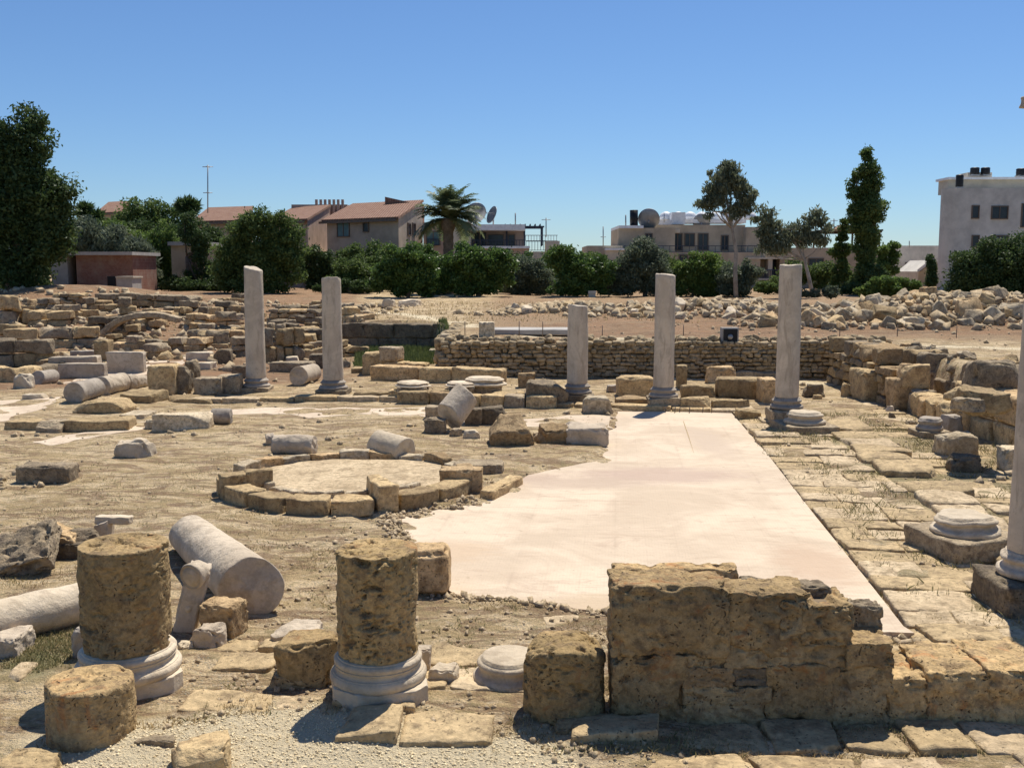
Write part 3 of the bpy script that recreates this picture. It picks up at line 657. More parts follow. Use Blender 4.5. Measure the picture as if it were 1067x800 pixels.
# short drum
p = GT(96, 783); r = 46/F*(p[1]+.26)*1.0; Y = p[1]+r; X = at(96.5, 760, Y)[0]; h = at(96, 691, Y+r*.9)[2]-p[2]
V, Fs = pitted_drum(r*1.0, r*.98, h+.03, 25, pits=.35, bev=.08); a = Acc(); a.add(V, Fs, 0, RM(loc=(X, Y, p[2]-.03)))
tag(a.build('short_drum', M['ochre_wall'], loc=(X, Y, p[2]-.03)), 'short squat sandstone drum nearest the camera at the left', 'column drum')
# squat block left of the big wall
p = GT(590, 756); Y0 = p[1]; w = (636-546)/F*(Y0+.1); d = .42; h = at(590, 659, Y0+d*.85)[2]-p[2]
V, Fs = pitted_drum(w/2, w/2*.97, h+.03, 45, pits=.9, bev=.07); sx = np.sign(V[:, :2])
V[:, 0] = np.sign(V[:, 0])*np.abs(V[:, 0]/(w/2))**.9*(w/2); V[:, 1] *= .9; V[:, 2] += sst((V[:, 2]-h*.8)/(h*.2))*(-(V[:, 0]**2)*1.1+fbm(V/.12, 3)*.02)
a = Acc(); a.add(V, Fs, 0, RM(loc=(p[0], Y0+d/2, p[2]-.02)))
tag(a.build('sandstone_stump', M['ochre'], loc=(p[0], Y0+d/2, p[2]-.02)), 'squat reddish sandstone stump just left of the long near wall', 'column stump')
for k, q in enumerate([(578, 602, 752, 765), (598, 640, 758, 772)]):
    rock('wedge_stone', *q, ['small wedge stone under the squat reddish stump', 'flat wedge stone between the stump and the long near wall'][k], kind='rock', mat='beige', D=.15)

# ------------------------------------------------------------------ long near wall
Yw = G(780, 766, .0)[1]; zb = 0.0
def wp(px, py, Y=Yw): q = at(px, py, Y); return q[0], q[2]
wall = empty('ashlar_wall', (wp(780, 765)[0], Yw+.2, 0), 'long stepped ochre ashlar wall across the right foreground', 'wall')
wl = tuple(wall.location)
def wblock(acc, x0, y0, x1, y1, d, mi, off=0., seed=0, n=34, r=.05, Y=None, pit=.06, rough=.02, cuts=0):
    Yf = (Y or Yw)+off; X0, z1 = wp(x0, y0, Yf); X1, z0 = wp(x1, y1, Yf)
    P, Fq = stone(X1-X0+.012, d, z1-z0+.008, n, seed, r, rough, cuts, pit); acc.add(P, Fq, mi, RM(loc=((X0+X1)/2, Yf+d/2, z0)))
blocks = [(639, 612, 760, 686, .34, 0, 0), (757, 619, 842, 686, .32, .015, 0), (815, 628, 840, 668, .3, .005, 1), (838, 632, 889, 674, .36, .0, 0), (756, 672, 890, 698, .3, .02, 1),
          (640, 684, 714, 768, .36, .01, 0), (711, 684, 760, 699, .3, .02, 1), (713, 697, 764, 718, .3, .012, 2), (762, 696, 802, 717, .3, .03, 3), (713, 717, 802, 768, .33, .012, 1), (800, 694, 872, 768, .34, .018, 0),
          (884, 672, 931, 697, .36, -.01, 0), (870, 695, 928, 768, .34, .02, 1)]
a = Acc()
for k, q in enumerate(blocks): wblock(a, q[0], q[1], q[2], q[3], q[4], q[6], q[5], 60+k)
X0, _ = wp(650, 700); X1, z0 = wp(920, 768); _, z1 = wp(700, 632); a.add(*box(X0, wp(880, 700)[0], Yw+.07, Yw+.28, z0, z1-.02), 4)
a.add(*box(X0, X1, Yw+.07, Yw+.28, z0, wp(700, 690)[1]), 4)
a.build('courses', [M['ochre_wall'], M['beige'], M['rust'], M['dark'], M['core']], wall, loc=wl)
a = Acc()
for k, q in enumerate([(925, 708, 970, 768, .5, .03), (967, 702, 1034, 768, .5, .015), (1031, 698, 1110, 768, .52, .005), (1108, 700, 1170, 770, .5, .02)]): wblock(a, *q[:4], q[4], 0, q[5], 90+k, 30)
a.add(*box(wp(930, 700)[0], wp(1150, 700)[0], Yw+.1, Yw+.4, 0, wp(930, 716)[1]), 1)
a.build('low_section', [M['ochre_wall'], M['core']], wall, loc=wl)
a = Acc(); wblock(a, 641, 593, 767, 680, .14, 0, .36, 101, 34, .2); a.build('rear_slab', [M['ochre_wall']], wall, loc=wl)
a = Acc(); wblock(a, 822, 613, 866, 632, .16, 0, .22, 104, 20, .4, rough=.06, cuts=3, pit=.12); wblock(a, 768, 607, 806, 628, .14, 0, .24, 105, 18, .5, rough=.08, cuts=3, pit=.1); wblock(a, 880, 634, 921, 668, .18, 0, .26, 106, 20, .4, rough=.06, cuts=2)
a.build('top_stones', [M['grey']], wall, loc=wl)
a = Acc(); wblock(a, 727, 604, 736, 610, .03, 0, .12, 107, 6, .8); tag(a.build('pebble', M['marble'], loc=tuple(float(v) for v in (wp(731, 610)[0], Yw+.13, wp(731, 610)[1]))), 'tiny pale pebble lying on top of the long near wall', 'pebble')

# ------------------------------------------------------------------ round stone basin
c0 = G(361, 513, .0); bc = np.array([c0[0], G(365, 540)[1]+1.60]); rb = 1.60
ring = empty('round_basin', (bc[0], bc[1], gz(*bc)), 'round basin ringed by curved limestone blocks beside the mosaic', 'basin')
rl = tuple(ring.location)
def arc_block(acc, r0, r1, a0, a1, z0, z1, seed, n=12, rough=.02, mi=0):
    C, Fq = cubegrid(n); rr = .12; half = np.ones(3); q = np.clip(C, -(1-rr), 1-rr); dv = C-q; ln = np.linalg.norm(dv, axis=1, keepdims=True); P = q+rr*dv/np.maximum(ln, 1e-9)
    r = (r0+r1)/2+P[:, 1]*(r1-r0)/2; an = (a0+a1)/2+P[:, 0]*(a1-a0)/2; zz = (z0+z1)/2+P[:, 2]*(z1-z0)/2
    V = np.stack([bc[0]+r*np.sin(an), bc[1]-r*np.cos(an), zz], 1); V = V+n3(V/.16, seed, 2)*rough+n3(V/.5, seed+3, 2)*rough
    acc.add(V, Fq[:, ::-1], mi)
gb = gz(*bc); k = 0
bnds = [-78, -66, -56, -37, -18, 1, 19, 29, 49, 74]
for i_ in range(len(bnds)-1):
    tall = i_ in (1, 6); ins = .0
    a = Acc(); arc_block(a, rb-.30, rb, R(bnds[i_]+.7), R(bnds[i_+1]-.7), gb-.06, gb+(.27 if tall else .14)+random.uniform(-.015, .015), 200+k); k += 1
    if tall: arc_block(a, rb-.62, rb-.28, R(bnds[i_]+.5), R(bnds[i_+1]-.5), gb-.06, gb+.27, 230+k)
    a.build('post_block' if tall else 'ring_block', [M['beige']], ring, loc=rl)
for i_ in range(12):
    b0 = 79+i_*16.6; b1 = b0+16
    if 252 < b0 < 262: continue
    a = Acc(); arc_block(a, rb-.22, rb-.04+random.uniform(-.03, .03), R(b0), R(b1), gb-.05, gb+.11+random.uniform(-.04, .06), 260+i_, 10, .035); a.build('rear_kerb', [M['rust'] if i_ % 2 else M['pale']], ring, loc=rl)
a = Acc()
for i_ in range(9):
    b0 = -62+i_*13.5+random.uniform(-2, 2); arc_block(a, rb-.60, rb-.50+random.uniform(-.02, .04), R(b0), R(b0+12.5), gb-.04, gb+.11+random.uniform(-.02, .03), 290+i_, 7, .03)
a.build('inner_rim', [M['pale']], ring, loc=rl)
rock('platform_block', 499, 546, 488, 525, 'long flat limestone block against the right side of the basin', mat='beige', D=.95, rz=-.38, kind='block', r=.25, h=.16)
rock('edge_block', 458, 503, 486, 513, 'upright pinkish block closing the right end of the basin ring', mat='rust', D=.25, kind='block', h=.27)
rock('broken_slab', 470, 524, 479, 494, 'grey cracked slab lying behind the right end of the basin', mat='grey', D=.5, kind='rough')

# ------------------------------------------------------------------ shafts lying about
def shaft(name, xa, ya, xb, yb, ra, rb_, label, cat='column drum', mat='marble', za=None, zb_=None, seed=0, n=26, seg=48, bev=.06, cut=0., rough=.012, group=None):
    pa = G(xa, ya, (gz(*G(xa, ya, ra)[:2])+ra-.03) if za is None else za); pb = G(xb, yb, (gz(*G(xb, yb, rb_)[:2])+rb_-.03) if zb_ is None else zb_)
    ax = Vector(pb-pa); L = ax.length; V, Fs = lathe(drumprof(ra, rb_, L, n, bev, 8), seg)
    V = V+n3(V/(ra*1.1)+seed, seed)*rough*ra*4+n3(V/(ra*.3)+seed, seed+5)*rough*ra*1.6
    e = sst((V[:, 2]-L*.86)/(L*.14)); V[:, 2] += e*(V[:, 0]*cut+fbm(V/(ra*.9), seed+4)*ra*.2)
    e = sst((L*.14-V[:, 2])/(L*.14)); V[:, 2] += e*(V[:, 1]*cut*.7+fbm(V/(ra*.9), seed+6)*ra*.2)
    q = ax.to_track_quat('Z', 'Y').to_matrix().to_4x4(); Mx = np.array(Matrix.Translation([float(v) for v in pa])@q)
    a = Acc(); a.add(V, Fs, 0, Mx); mid = (pa+pb)/2; lo = float(min(pa[2]-ra, pb[2]-rb_)) if za is None else float(gz(mid[0], mid[1]))
    return tag(a.build(name, M[mat], loc=(float(mid[0]), float(mid[1]), lo)), label, cat, group)
shaft('fallen_shaft', 197, 556, 262, 612, .185, .235, 'long grey marble shaft lying diagonally behind the left near drum', mat='gmarble', seed=1, n=50, seg=80, cut=.35)
shaft('fallen_shaft', -70, 664, 112, 622, .165, .155, 'long smooth white marble shaft running in from the left edge', mat='marble', seed=2, n=50, seg=64)
shaft('fallen_drum', 392, 462, 423, 470, .20, .19, 'clean white marble drum lying just behind the round basin', seed=3, mat='marble', cut=.1)
shaft('fallen_drum', 286, 463, 328, 464, .145, .145, 'rough brown grey drum lying left of the clean white one', seed=4, mat='gmarble', rough=.04)
shaft('fallen_drum', 221, 434, 241, 434, .14, .14, 'short smooth grey drum beside the jagged white slab', seed=5, mat='dmarble')
shaft('fallen_drum', 311, 392, 327, 388, .22, .21, 'tan marble drum lying between the two left columns', seed=6, mat='gmarble', cut=.3)
shaft('leaning_drum', 468, 434, 487, 409, .25, .23, 'grey veined shaft leaning up against the stones left of the rocks', mat='gmarble', za=.30, zb_=.66, seed=7, cut=.3)
shaft('fallen_drum', 39, 394, 56, 392, .17, .165, 'short dark grey drum at the far left next to a pale cone of stone', mat='dmarble', seed=8, cut=.3)
shaft('fallen_shaft', 77, 410, 100, 404, .225, .21, 'front piece of the broken grey shaft at the left', mat='dmarble', seed=9)
shaft('fallen_shaft', 105, 403, 128, 398, .21, .20, 'middle piece of the broken grey shaft at the left', mat='gmarble', seed=10, rough=.03)
shaft('fallen_shaft', 131, 399, 150, 397, .18, .15, 'shattered rear end of the broken grey shaft at the left', mat='gmarble', seed=11, rough=.06)
shaft('fallen_drum', 277, 458, 286, 457, .09, .1, 'small round grey stub at the end of the rough brown drum', mat='gmarble', seed=12, rough=.05)
shaft('fallen_drum', 569, 455, 577, 449, .13, .14, 'short ochre drum end among the row of rocks at the mosaic edge', mat='rust', seed=13, rough=.05, cut=.3)

# bolster (ionic) fragment behind left drum
def volute_piece(name, x0, y0, x1, y1, z0, z1, label, w, mat='gmarble', seed=0):
    pa = G(x0, y0, z0); pb = G(x1, y1, z1); t = empty(name, (pa[0], pa[1], gz(pa[0], pa[1])), label, 'carved fragment'); a = Acc()
    ax = Vector(pb-pa); P, Fq = stone(w*1.15, w*.75, ax.length, 22, seed, .12, .05, 2); Mx = np.array(Matrix.Translation([float(v) for v in pa])@ax.to_track_quat('Z', 'Y').to_matrix().to_4x4()); a.add(P, Fq, 0, Mx)
    a.build('body', M[mat], t, loc=tuple(t.location))
    a = Acc(); V, Fs = lathe([(.01, 0), (w*.32, 0), (w*.34, .01), (w*.40, .012), (w*.43, .0), (w*.47, .02), (w*.45, .05), (w*.40, .09), (w*.41, .12), (.01, .12)], 40, seed, .02)
    Mx = RM(-.35, R(-82), 0, loc=(pb[0]-.02, pb[1]-.14, pb[2]-.04)); a.add(V, Fs, 0, Mx); a.build('volute', M['gmarble' if mat == 'gmarble' else mat], t, loc=tuple(t.location))
    a = Acc(); V, Fs = lathe([(.01, 0), (.025, .002), (.03, .02), (.01, .03)], 16); mid = pa*.55+pb*.45; a.add(V, Fs, 0, RM(0, R(80), 0, loc=(mid[0]+.01, mid[1]-w*.42, mid[2]))); a.build('boss', M['marble'], t, loc=tuple(t.location))
volute_piece('volute_fragment', 192, 661, 207, 590, -.02, .50, 'carved marble fragment with a scroll, leaning behind the left near drum', .21, seed=3)

# ------------------------------------------------------------------ loose stones, measured one by one
L = [
 # name,x0,x1,yt,yb,label,mat,kind,kw
 ('square_block', 204, 253, 622, 664, 'brown squared block right of the carved scroll fragment', 'rust', 'block', dict(rz=-.3)),
 ('marble_chunk', 196, 231, 648, 675, 'small grey marble chunk in front of the brown squared block', 'gmarble', 'rock', {}),
 ('pebble_stone', 186, 200, 668, 676, 'flat little stone left of the grey marble chunk', 'pale', 'rock', dict(D=.08)),
 ('marble_chunk', 75, 96, 648, 686, 'dark blue grey marble shard half hidden by the left near drum', 'dmarble', 'rock', {}),
 ('marble_block', -12, 17, 651, 686, 'grey white marble block cut off by the left edge', 'gmarble', 'rough', dict(D=.3)),
 ('rounded_block', 424, 468, 563, 621, 'rounded brown block standing behind the centre near drum', 'rust', 'block', dict(D=.4, r=.5)),
 ('rough_block', 286, 353, 655, 716, 'coarse brown block leaning at the left of the centre near drum', 'ochre', 'rough', dict(D=.34, rz=-.12, r=.3, cuts=2)),
 ('loaf_stone', 281, 318, 700, 718, 'small loaf shaped stone in front of the coarse brown block', 'beige', 'rock', dict(D=.12, cuts=2)),
 ('marble_disc', 283, 330, 646, 672, 'pale curved marble rim showing behind the coarse brown block', 'gmarble', 'rough', dict(D=.3, r=.7)),
 ('marble_chunk', 447, 478, 690, 712, 'white marble chunk right of the centre near drum', 'marble', 'rock', {}),
 ('marble_stub', 435, 448, 672, 702, 'narrow upright marble stub touching the centre near drum', 'gmarble', 'block', dict(D=.1)),
 ('corner_stone', 168, 240, 766, 806, 'angular brown stone at the bottom edge right of the short drum', 'beige', 'rough', dict(D=.25, rz=.4, cuts=4)),
 ('corner_stone', -30, 56, 784, 815, 'flat brown stone cut off by the bottom left corner', 'beige', 'rough', dict(D=.22)),
 ('thin_stone', 140, 182, 769, 777, 'thin sliver of stone on the gravel by the short drum', 'grey', 'rough', dict(D=.08, h=.03)),
 ('bracket_stone', 97, 112, 537, 564, 'upright leg of white marble under the bracket at the left', 'gmarble', 'rough', dict(D=.2)),
 ('flat_stone', 15, 71, 481, 504, 'dark flat block lying alone in the dry grass at the left', 'dark', 'block', dict(r=.35, rough=.04, D=.35)),
 ('marble_rock', 119, 156, 456, 477, 'single angular white rock in the dry grass', 'marble', 'rock', {}),
 ('marble_slab', 157, 214, 428, 450, 'large jagged white slab left of the short grey drum', 'pale', 'rough', dict(cuts=4)),
 ('marble_slab', 148, 168, 436, 447, 'small white shard touching the large jagged slab', 'pale', 'rock', dict()),
 ('sandstone_rock', 509, 557, 433, 464, 'big yellow flat topped rock, left of the row at the mosaic edge', 'rust', 'rough', dict(D=.5, cuts=2, rx=.42)),
 ('marble_rock', 555, 568, 449, 460, 'small whitish stone between two yellow rocks', 'pale', 'rock', {}),
 ('sandstone_rock', 562, 593, 440, 461, 'rounded yellow rock in the middle of the row at the mosaic edge', 'rust', 'rough', dict(cuts=3, rx=.4)),
 ('marble_capital', 590, 634, 441, 463, 'white marble scroll capital lying at the edge of the mosaic', 'gmarble', 'rough', dict(cuts=1, r=.4, rx=.15)),
 ('marble_capital', 608, 641, 411, 431, 'pale marble capital lying by the shortest column', 'pale', 'rough', dict(cuts=2)),
 ('marble_shard', 482, 500, 447, 457, 'white shard on the earth right of the leaning shaft', 'marble', 'rock', {}),
 ('grey_stone', 484, 502, 424, 443, 'dark squared stone right of the leaning shaft', 'dark', 'block', dict(D=.35)),
 ('grey_stone', 501, 527, 423, 443, 'dark crusted stone left of the yellow rocks', 'dark', 'rough', dict(D=.35)),
 ('grey_stone', 442, 464, 433, 452, 'rounded dark stone under the foot of the leaning shaft', 'dark', 'rock', {}),
 ('grey_stone', 468, 482, 446, 455, 'little dark stone just below the leaning shaft', 'grey', 'rock', {}),
 ('grey_stone', 443, 460, 422, 437, 'dark squared stone left of the leaning shaft', 'grey', 'block', dict(D=.3)),
 ('dark_block', 547, 590, 396, 424, 'big tilted brown block left of the shortest column', 'dark', 'rough', dict(cuts=3, ry=.1)),
 ('small_block', 540, 558, 388, 404, 'small upright brown block behind the big tilted one', 'rust', 'block', {}),
 ('scroll_stone', 633, 645, 399, 409, 'little dark carved scroll stone right of the shortest column', 'dmarble', 'rock', {}),
 ('flat_rock', 642, 684, 413, 424, 'low pale rock left of the foot of the flat topped column', 'rust', 'rough', {}),
 ('long_block', 644, 682, 391, 414, 'long brown block behind the flat topped column', 'beige', 'block', dict(r=.25)),
 ('upright_block', 706, 716, 380, 405, 'thin upright brown post of stone before the rubble wall', 'beige', 'block', dict(D=.25)),
 ('flat_rock', 712, 746, 400, 414, 'flat broken stone in front of the rubble wall', 'beige', 'rough', {}),
 ('flat_rock', 709, 741, 413, 426, 'pale flat rock at the far right end of the kerb', 'beige', 'rough', dict(D=.3)),
 ('flat_rock', 744, 782, 415, 426, 'long low rock left of the tallest column', 'beige', 'rough', dict(D=.3)),
 ('long_block', 738, 768, 381, 400, 'brown block with rounded shoulders against the rubble wall', 'rust', 'rough', dict(D=.4)),
 ('long_block', 749, 794, 392, 415, 'grey brown squared block left of the tallest column', 'beige', 'block', dict(D=.5)),
 ('long_block', 794, 811, 393, 420, 'tan squared block just behind the tallest column', 'rust', 'block', dict(D=.5)),
 ('flat_rock', 766, 812, 386, 396, 'grey flat slab lying on the blocks by the tallest column', 'grey', 'rough', dict(D=.4)),
 ('flat_rock', 770, 793, 425, 437, 'low split stone at the back corner of the mosaic', 'beige', 'rough', dict(D=.35)),
 ('round_stone', 837, 859, 399, 414, 'dark rounded stone right of the tallest column', 'dark', 'rock', {}),
 ('round_stone', 846, 857, 411, 416, 'small pale stone in front of the dark rounded one', 'beige', 'rock', {}),
 ('small_stone', 878, 892, 398, 413, 'forked little stone left of the big squared block', 'beige', 'rock', {}),
 ('square_block', 899, 930, 383, 418, 'big squared grey block at the left end of the ruined wall', 'beige', 'block', dict(D=.9, r=.12)),
 ('round_stone', 922, 932, 400, 412, 'rounded stone right of the big squared block', 'beige', 'rock', {}),
 ('round_stone', 924, 932, 423, 430, 'small round pale stone on the bright floor', 'marble', 'rock', {}),
 ('round_stone', 927, 934, 430, 437, 'small dark stone below the round pale one', 'dark', 'rock', {}),
 ('round_stone', 946, 958, 438, 443, 'small dark stone on the bright floor', 'dark', 'rock', {}),
 ('square_block', 931, 953, 393, 428, 'upright squared tan block at the near side of the bright floor', 'rust', 'block', dict(D=.5)),
 ('carved_block', 983, 1003, 432, 454, 'dark carved block beside the small moulded base', 'dmarble', 'rough', dict(D=.3)),
 ('white_boulder', 985, 1021, 449, 478, 'large white boulder in front of the ruined wall', 'pale', 'rock', dict(D=.5, cuts=5)),
 ('dark_boulder', 992, 1025, 472, 493, 'pointed dark boulder in front of the white one', 'dark', 'rock', dict(D=.3)),
 ('edge_block', 1048, 1070, 464, 491, 'pale block partly hidden by the right edge column', 'pale', 'block', dict(D=.3)),
 ('edge_stone', 1032, 1042, 615, 633, 'small stone left of the plinth of the right edge column', 'grey', 'rough', dict(D=.12)),
 ('leaning_slab', 28, 68, 547, 582, 'orange topped broken stone leaning on a dark block at the left', 'rust', 'rough', dict(ry=.35, D=.3)),
 ('dark_rock', 50, 84, 560, 583, 'dark squared stone under the orange topped one', 'dark', 'block', dict(D=.3)),
 ('dark_rock', 68, 98, 549, 578, 'dark crumbling stone left of the white marble bracket', 'dark', 'rock', {}),
 ('pedestal_block', 154, 182, 379, 412, 'upright squared limestone pedestal at the end of the broken grey shaft', 'beige', 'block', dict(D=.5)),
 ('pedestal_block', 179, 196, 381, 411, 'eroded grey stone touching the upright pedestal', 'grey', 'rock', dict(D=.4)),
 ('pedestal_block', 192, 206, 376, 402, 'thin brown upright stone behind the eroded grey one', 'dark', 'rough', dict(D=.3)),
 ('upright_slab', 111, 150, 366, 389, 'broad grey slab set upright behind the broken shaft', 'gmarble', 'block', dict(D=.25)),
 ('upright_post', 98, 113, 354, 380, 'squared upright post left of the broad grey slab', 'beige', 'block', dict(D=.45)),
 ('long_beam', 50, 101, 371, 386, 'long pale beam of marble in the upper pair at the left', 'gmarble', 'slab', dict(D=.35, ry=-.02)),
 ('long_beam', 60, 108, 378, 394, 'long pale beam in front of its shorter pair at the left', 'gmarble', 'slab', dict(D=.3)),
 ('dark_slab', 73, 98, 365, 374, 'small dark grey slab behind the pair of beams', 'dmarble', 'block', dict(D=.3)),
 ('pale_cone', 13, 32, 388, 405, 'pale cone shaped fragment left of the short dark drum', 'marble', 'rock', {}),
 ('white_slab', 22, 46, 403, 416, 'bright white thin slab tilted on a stone at the left', 'marble', 'rough', dict(D=.3, h=.09)),
 ('ledge_block', 58, 132, 434, 450, 'long flat grey ledge block in the dry grass', 'beige', 'slab', dict(D=.6, rz=.12)),
 ('ledge_block', 37, 62, 437, 451, 'rounded dark stone left of the long flat ledge block', 'grey', 'rough', dict(D=.4)),
 ('ledge_block', 4, 42, 436, 448, 'mossy ledge stone at the left edge below the pale floor', 'beige', 'rough', dict(D=.5)),
 ('ledge_block', 75, 130, 414, 431, 'broad mossy rock ledge below the broken grey shaft', 'beige', 'rough', dict(D=.9)),
 ('ledge_block', 125, 165, 406, 420, 'low mossy rock ledge left of the pedestal', 'beige', 'rough', dict(D=.8)),
 ('ledge_block', 170, 230, 412, 420, 'flat mossy ledge running right of the pedestal', 'beige', 'rough', dict(D=.6)),
 ('flat_flag', 124, 150, 423, 436, 'pointed flat pinkish flagstone', 'pale', 'slab', dict(D=.7, h=.06)),
 ('kerb_block', 202, 228, 392, 412, 'squared block left of the leftmost column', 'grey', 'block', dict(D=.45)),
 ('kerb_block', 226, 248, 389, 410, 'stepped block touching the leftmost column', 'grey', 'block', dict(D=.5)),
 ('dark_log', 241, 260, 380, 394, 'dark tilted stone left of the leftmost column', 'dark', 'rough', {}),
 ('white_slab', 194, 218, 366, 376, 'white flat block among the ruins left of the leftmost column', 'marble', 'block', dict(D=.5)),
 ('white_slab', 204, 222, 377, 385, 'small bright shard behind the stepped block', 'marble', 'rough', dict(D=.4)),
 ('brown_block', 222, 240, 363, 379, 'rounded brown block left of the leftmost column', 'dark', 'rough', dict()),
 ('white_slab', 294, 312, 371, 379, 'white flat shard right of the leftmost column', 'marble', 'rough', dict(D=.5)),
 ('low_block', 280, 325, 376, 388, 'long low grey block behind the tan drum', 'grey', 'block', dict(D=.5)),
 ('low_block', 322, 340, 368, 384, 'dark low block against the second column', 'dark', 'block', dict(D=.5)),
 ('tan_block', 366, 392, 382, 388, 'flat tan step stone right of the second column', 'beige', 'slab', dict(D=.5)),
 ('tan_block', 377, 417, 366, 390, 'dark squared double block right of the second column', 'beige', 'block', dict(D=.7, n=12)),
 ('long_stone', 365, 406, 407, 417, 'long rounded stone beside the base of the second column', 'beige', 'rough', dict(D=.35)),
 ('long_stone', 405, 427, 405, 418, 'small stack of flat tiles and stone behind the kerb', 'beige', 'block', dict(D=.35)),
 ('mid_block', 448, 476, 404, 421, 'brown block with rounded corners behind the leaning shaft', 'beige', 'rough', dict(D=.5, cuts=1)),
 ('mid_block', 512, 538, 408, 423, 'tan squared block right of the marble base row', 'beige', 'block', dict(D=.4)),
 ('mid_block', 537, 549, 408, 422, 'crumbling stone at the right end of the block row', 'beige', 'rough', dict(D=.3)),
 ('gate_block', 499, 515, 335, 353, 'pale squared pillar stone standing on the terrace edge', 'pale', 'sharp', dict(D=.4)),
 ('stele', 381, 395, 343, 357, 'small upright grey block in the green hollow', 'grey', 'block', dict(D=.3)),
 ('hollow_rock', 384, 401, 352, 360, 'brown rock lying in the green hollow', 'beige', 'rough', {}),
 ('hollow_rock', 452, 468, 354, 361, 'pale stone at the left end of the rubble wall, lower one', 'pale', 'rough', {}),
 ('hollow_rock', 458, 468, 348, 356, 'pale stone at the left end of the rubble wall, upper one', 'pale', 'rough', {}),
 ('hollow_rock', 447, 464, 363, 369, 'flat white stone on the grass left of the rubble wall', 'marble', 'slab', dict(D=.5)),
 ('field_block', 322, 336, 315, 323, 'squared tan block on the skyline between the two left columns', 'beige', 'block', {}),
]
for q in L: rock(q[0], q[1], q[2], q[3], q[4], q[5], 'stone block' if 'block' in q[0] or 'beam' in q[0] or 'slab' in q[0] else 'stone', q[6], q[7], **q[8])
# white bracket: horizontal arm resting on the leg
Yb = GT(104, 564)[1]+.1; p = at(119, 545, Yb); a = Acc(); P, Fq = stone(.34, .12, .075, 16, 77, .2, .05); loc = (float(p[0]), float(Yb), float(p[2]))
a.add(P, Fq, 0, RM(0, 0, .03, loc)); tag(a.build('bracket_stone', M['marble'], loc=loc), 'white marble bracket arm lying flat above its grey leg at the left', 'stone block')
# porous dark slab leaning at the left edge
p = G(2, 605, 0); a = Acc(); P, Fq = stone(.75, .55, .17, 34, 78, .25, .03, 0, .14); loc = (float(p[0])+.02, float(p[1])+.25, .1)
a.add(P, Fq, 0, RM(.25, R(25), R(-17), loc)); tag(a.build('porous_slab', M['dark'], loc=loc), 'porous honeycombed slab leaning at the left edge', 'stone block')

# block row with the bases, long low walls
def masonry(name, x0, y0, x1, y1, h0, h1, thick, course, bl, label, mats, seed, n=7, base=None, r=.18, jag=.3, cat='wall', gap=.015, rough=.045, P0=None, P1=None, cuts=0):
    a0 = GT(x0, y0) if P0 is None else np.array(P0); b0 = GT(x1, y1) if P1 is None else np.array(P1)
    e = (b0-a0)[:2]; Ln = np.hypot(*e); e = e/Ln; nn = np.array([-e[1], e[0]]); nn = nn if nn[1] > 0 or abs(nn[1]) < .2 and nn[0] > 0 else -nn
    q = random.Random(seed); acc = Acc(); z = 0; i_ = 0; hm = max(h0, h1)
    while z < hm-.04:
        ch = min(q.uniform(*course), max(hm-z, .1)) if z == 0 else q.uniform(*course); t = q.uniform(-.3, 0)*bl[0]
        while t < Ln:
            w = q.uniform(*bl); f = (t+w/2)/Ln; top = h0+(h1-h0)*min(max(f, 0), 1)+q.uniform(-jag, jag)*ch*1.5
            if z == 0 or z+ch*.5 < top:
                c = a0[:2]+e*(t+w/2)+nn*(thick/2+q.uniform(-.03, .03)); g = a0[2]+(b0[2]-a0[2])*f-.05
                P, Fq = stone(w-gap, thick*q.uniform(.9, 1.05), ch-gap, n, seed*50+i_, r, rough, cuts)
                acc.add(P, Fq, q.randrange(len(mats)), RM(math.atan2(e[1], e[0])+q.uniform(-.03, .03), 0, q.uniform(-.02, .02), (c[0], c[1], g+z)))
            t += w; i_ += 1
        # dark core behind the joints
        z += ch
    lo = min(h0, h1)-course[1]
    if lo > .15:
        A = a0[:2]+nn*thick*.2; B_ = b0[:2]+nn*thick*.2; C_ = b0[:2]+nn*thick*.8; D_ = a0[:2]+nn*thick*.8
        V, Fs = prism([A, B_, C_, D_], [a0[2]-.1, b0[2]-.1, b0[2]-.1, a0[2]-.1], [a0[2]+h0-course[1], b0[2]+h1-course[1], b0[2]+h1-course[1], a0[2]+h0-course[1]]); acc.add(V, Fs, len(mats))
    return tag(acc.build(name, [M[k] for k in mats]+[M['core']], loc=tuple(float(v) for v in a0)), label, cat)
BG = ['beige', 'grey', 'beige', 'rust']
masonry('low_wall', 387, 397, 512, 400, .42, .42, .4, (.42, .46), (.8, 1.4), 'low wall of long brown blocks in front of the green hollow', BG, 1, 12, r=.2)
masonry('ashlar_wall', 400, 392, 424, 393, .78, .6, .5, (.36, .42), (.5, .8), 'short two course stump of wall right of the second column', BG, 2, 12, r=.2)
masonry('low_wall', 416, 421, 478, 423, .30, .32, .4, (.3, .34), (.5, .9), 'row of squared blocks just behind the kerb left of the leaning shaft', BG, 3, 12, r=.22)
masonry('low_wall', 478, 424, 548, 425, .28, .30, .4, (.28, .34), (.4, .7), 'row of squared blocks under the two marble bases', BG, 4, 12, r=.22)
masonry('rock_face', 0, 0, 0, 0, .86, .9, .7, (.42, .5), (.8, 1.5), 'dark vertical rock cut face behind the green hollow', ['dark', 'grey', 'dark'], 401, n=10, rough=.05, r=.12, jag=.1, gap=-.03, P0=(-5.6, 33.2, .02), P1=(-2.0, 32.6, .02), cat='rock face')
masonry('rock_face', 0, 0, 0, 0, .5, .86, .7, (.4, .5), (.8, 1.5), 'lower left end of the rock cut face behind the green hollow', ['grey', 'beige'], 402, n=10, rough=.07, r=.2, jag=.3, gap=-.03, P0=(-7.3, 34.6, .05), P1=(-5.6, 33.4, .05), cat='rock face')
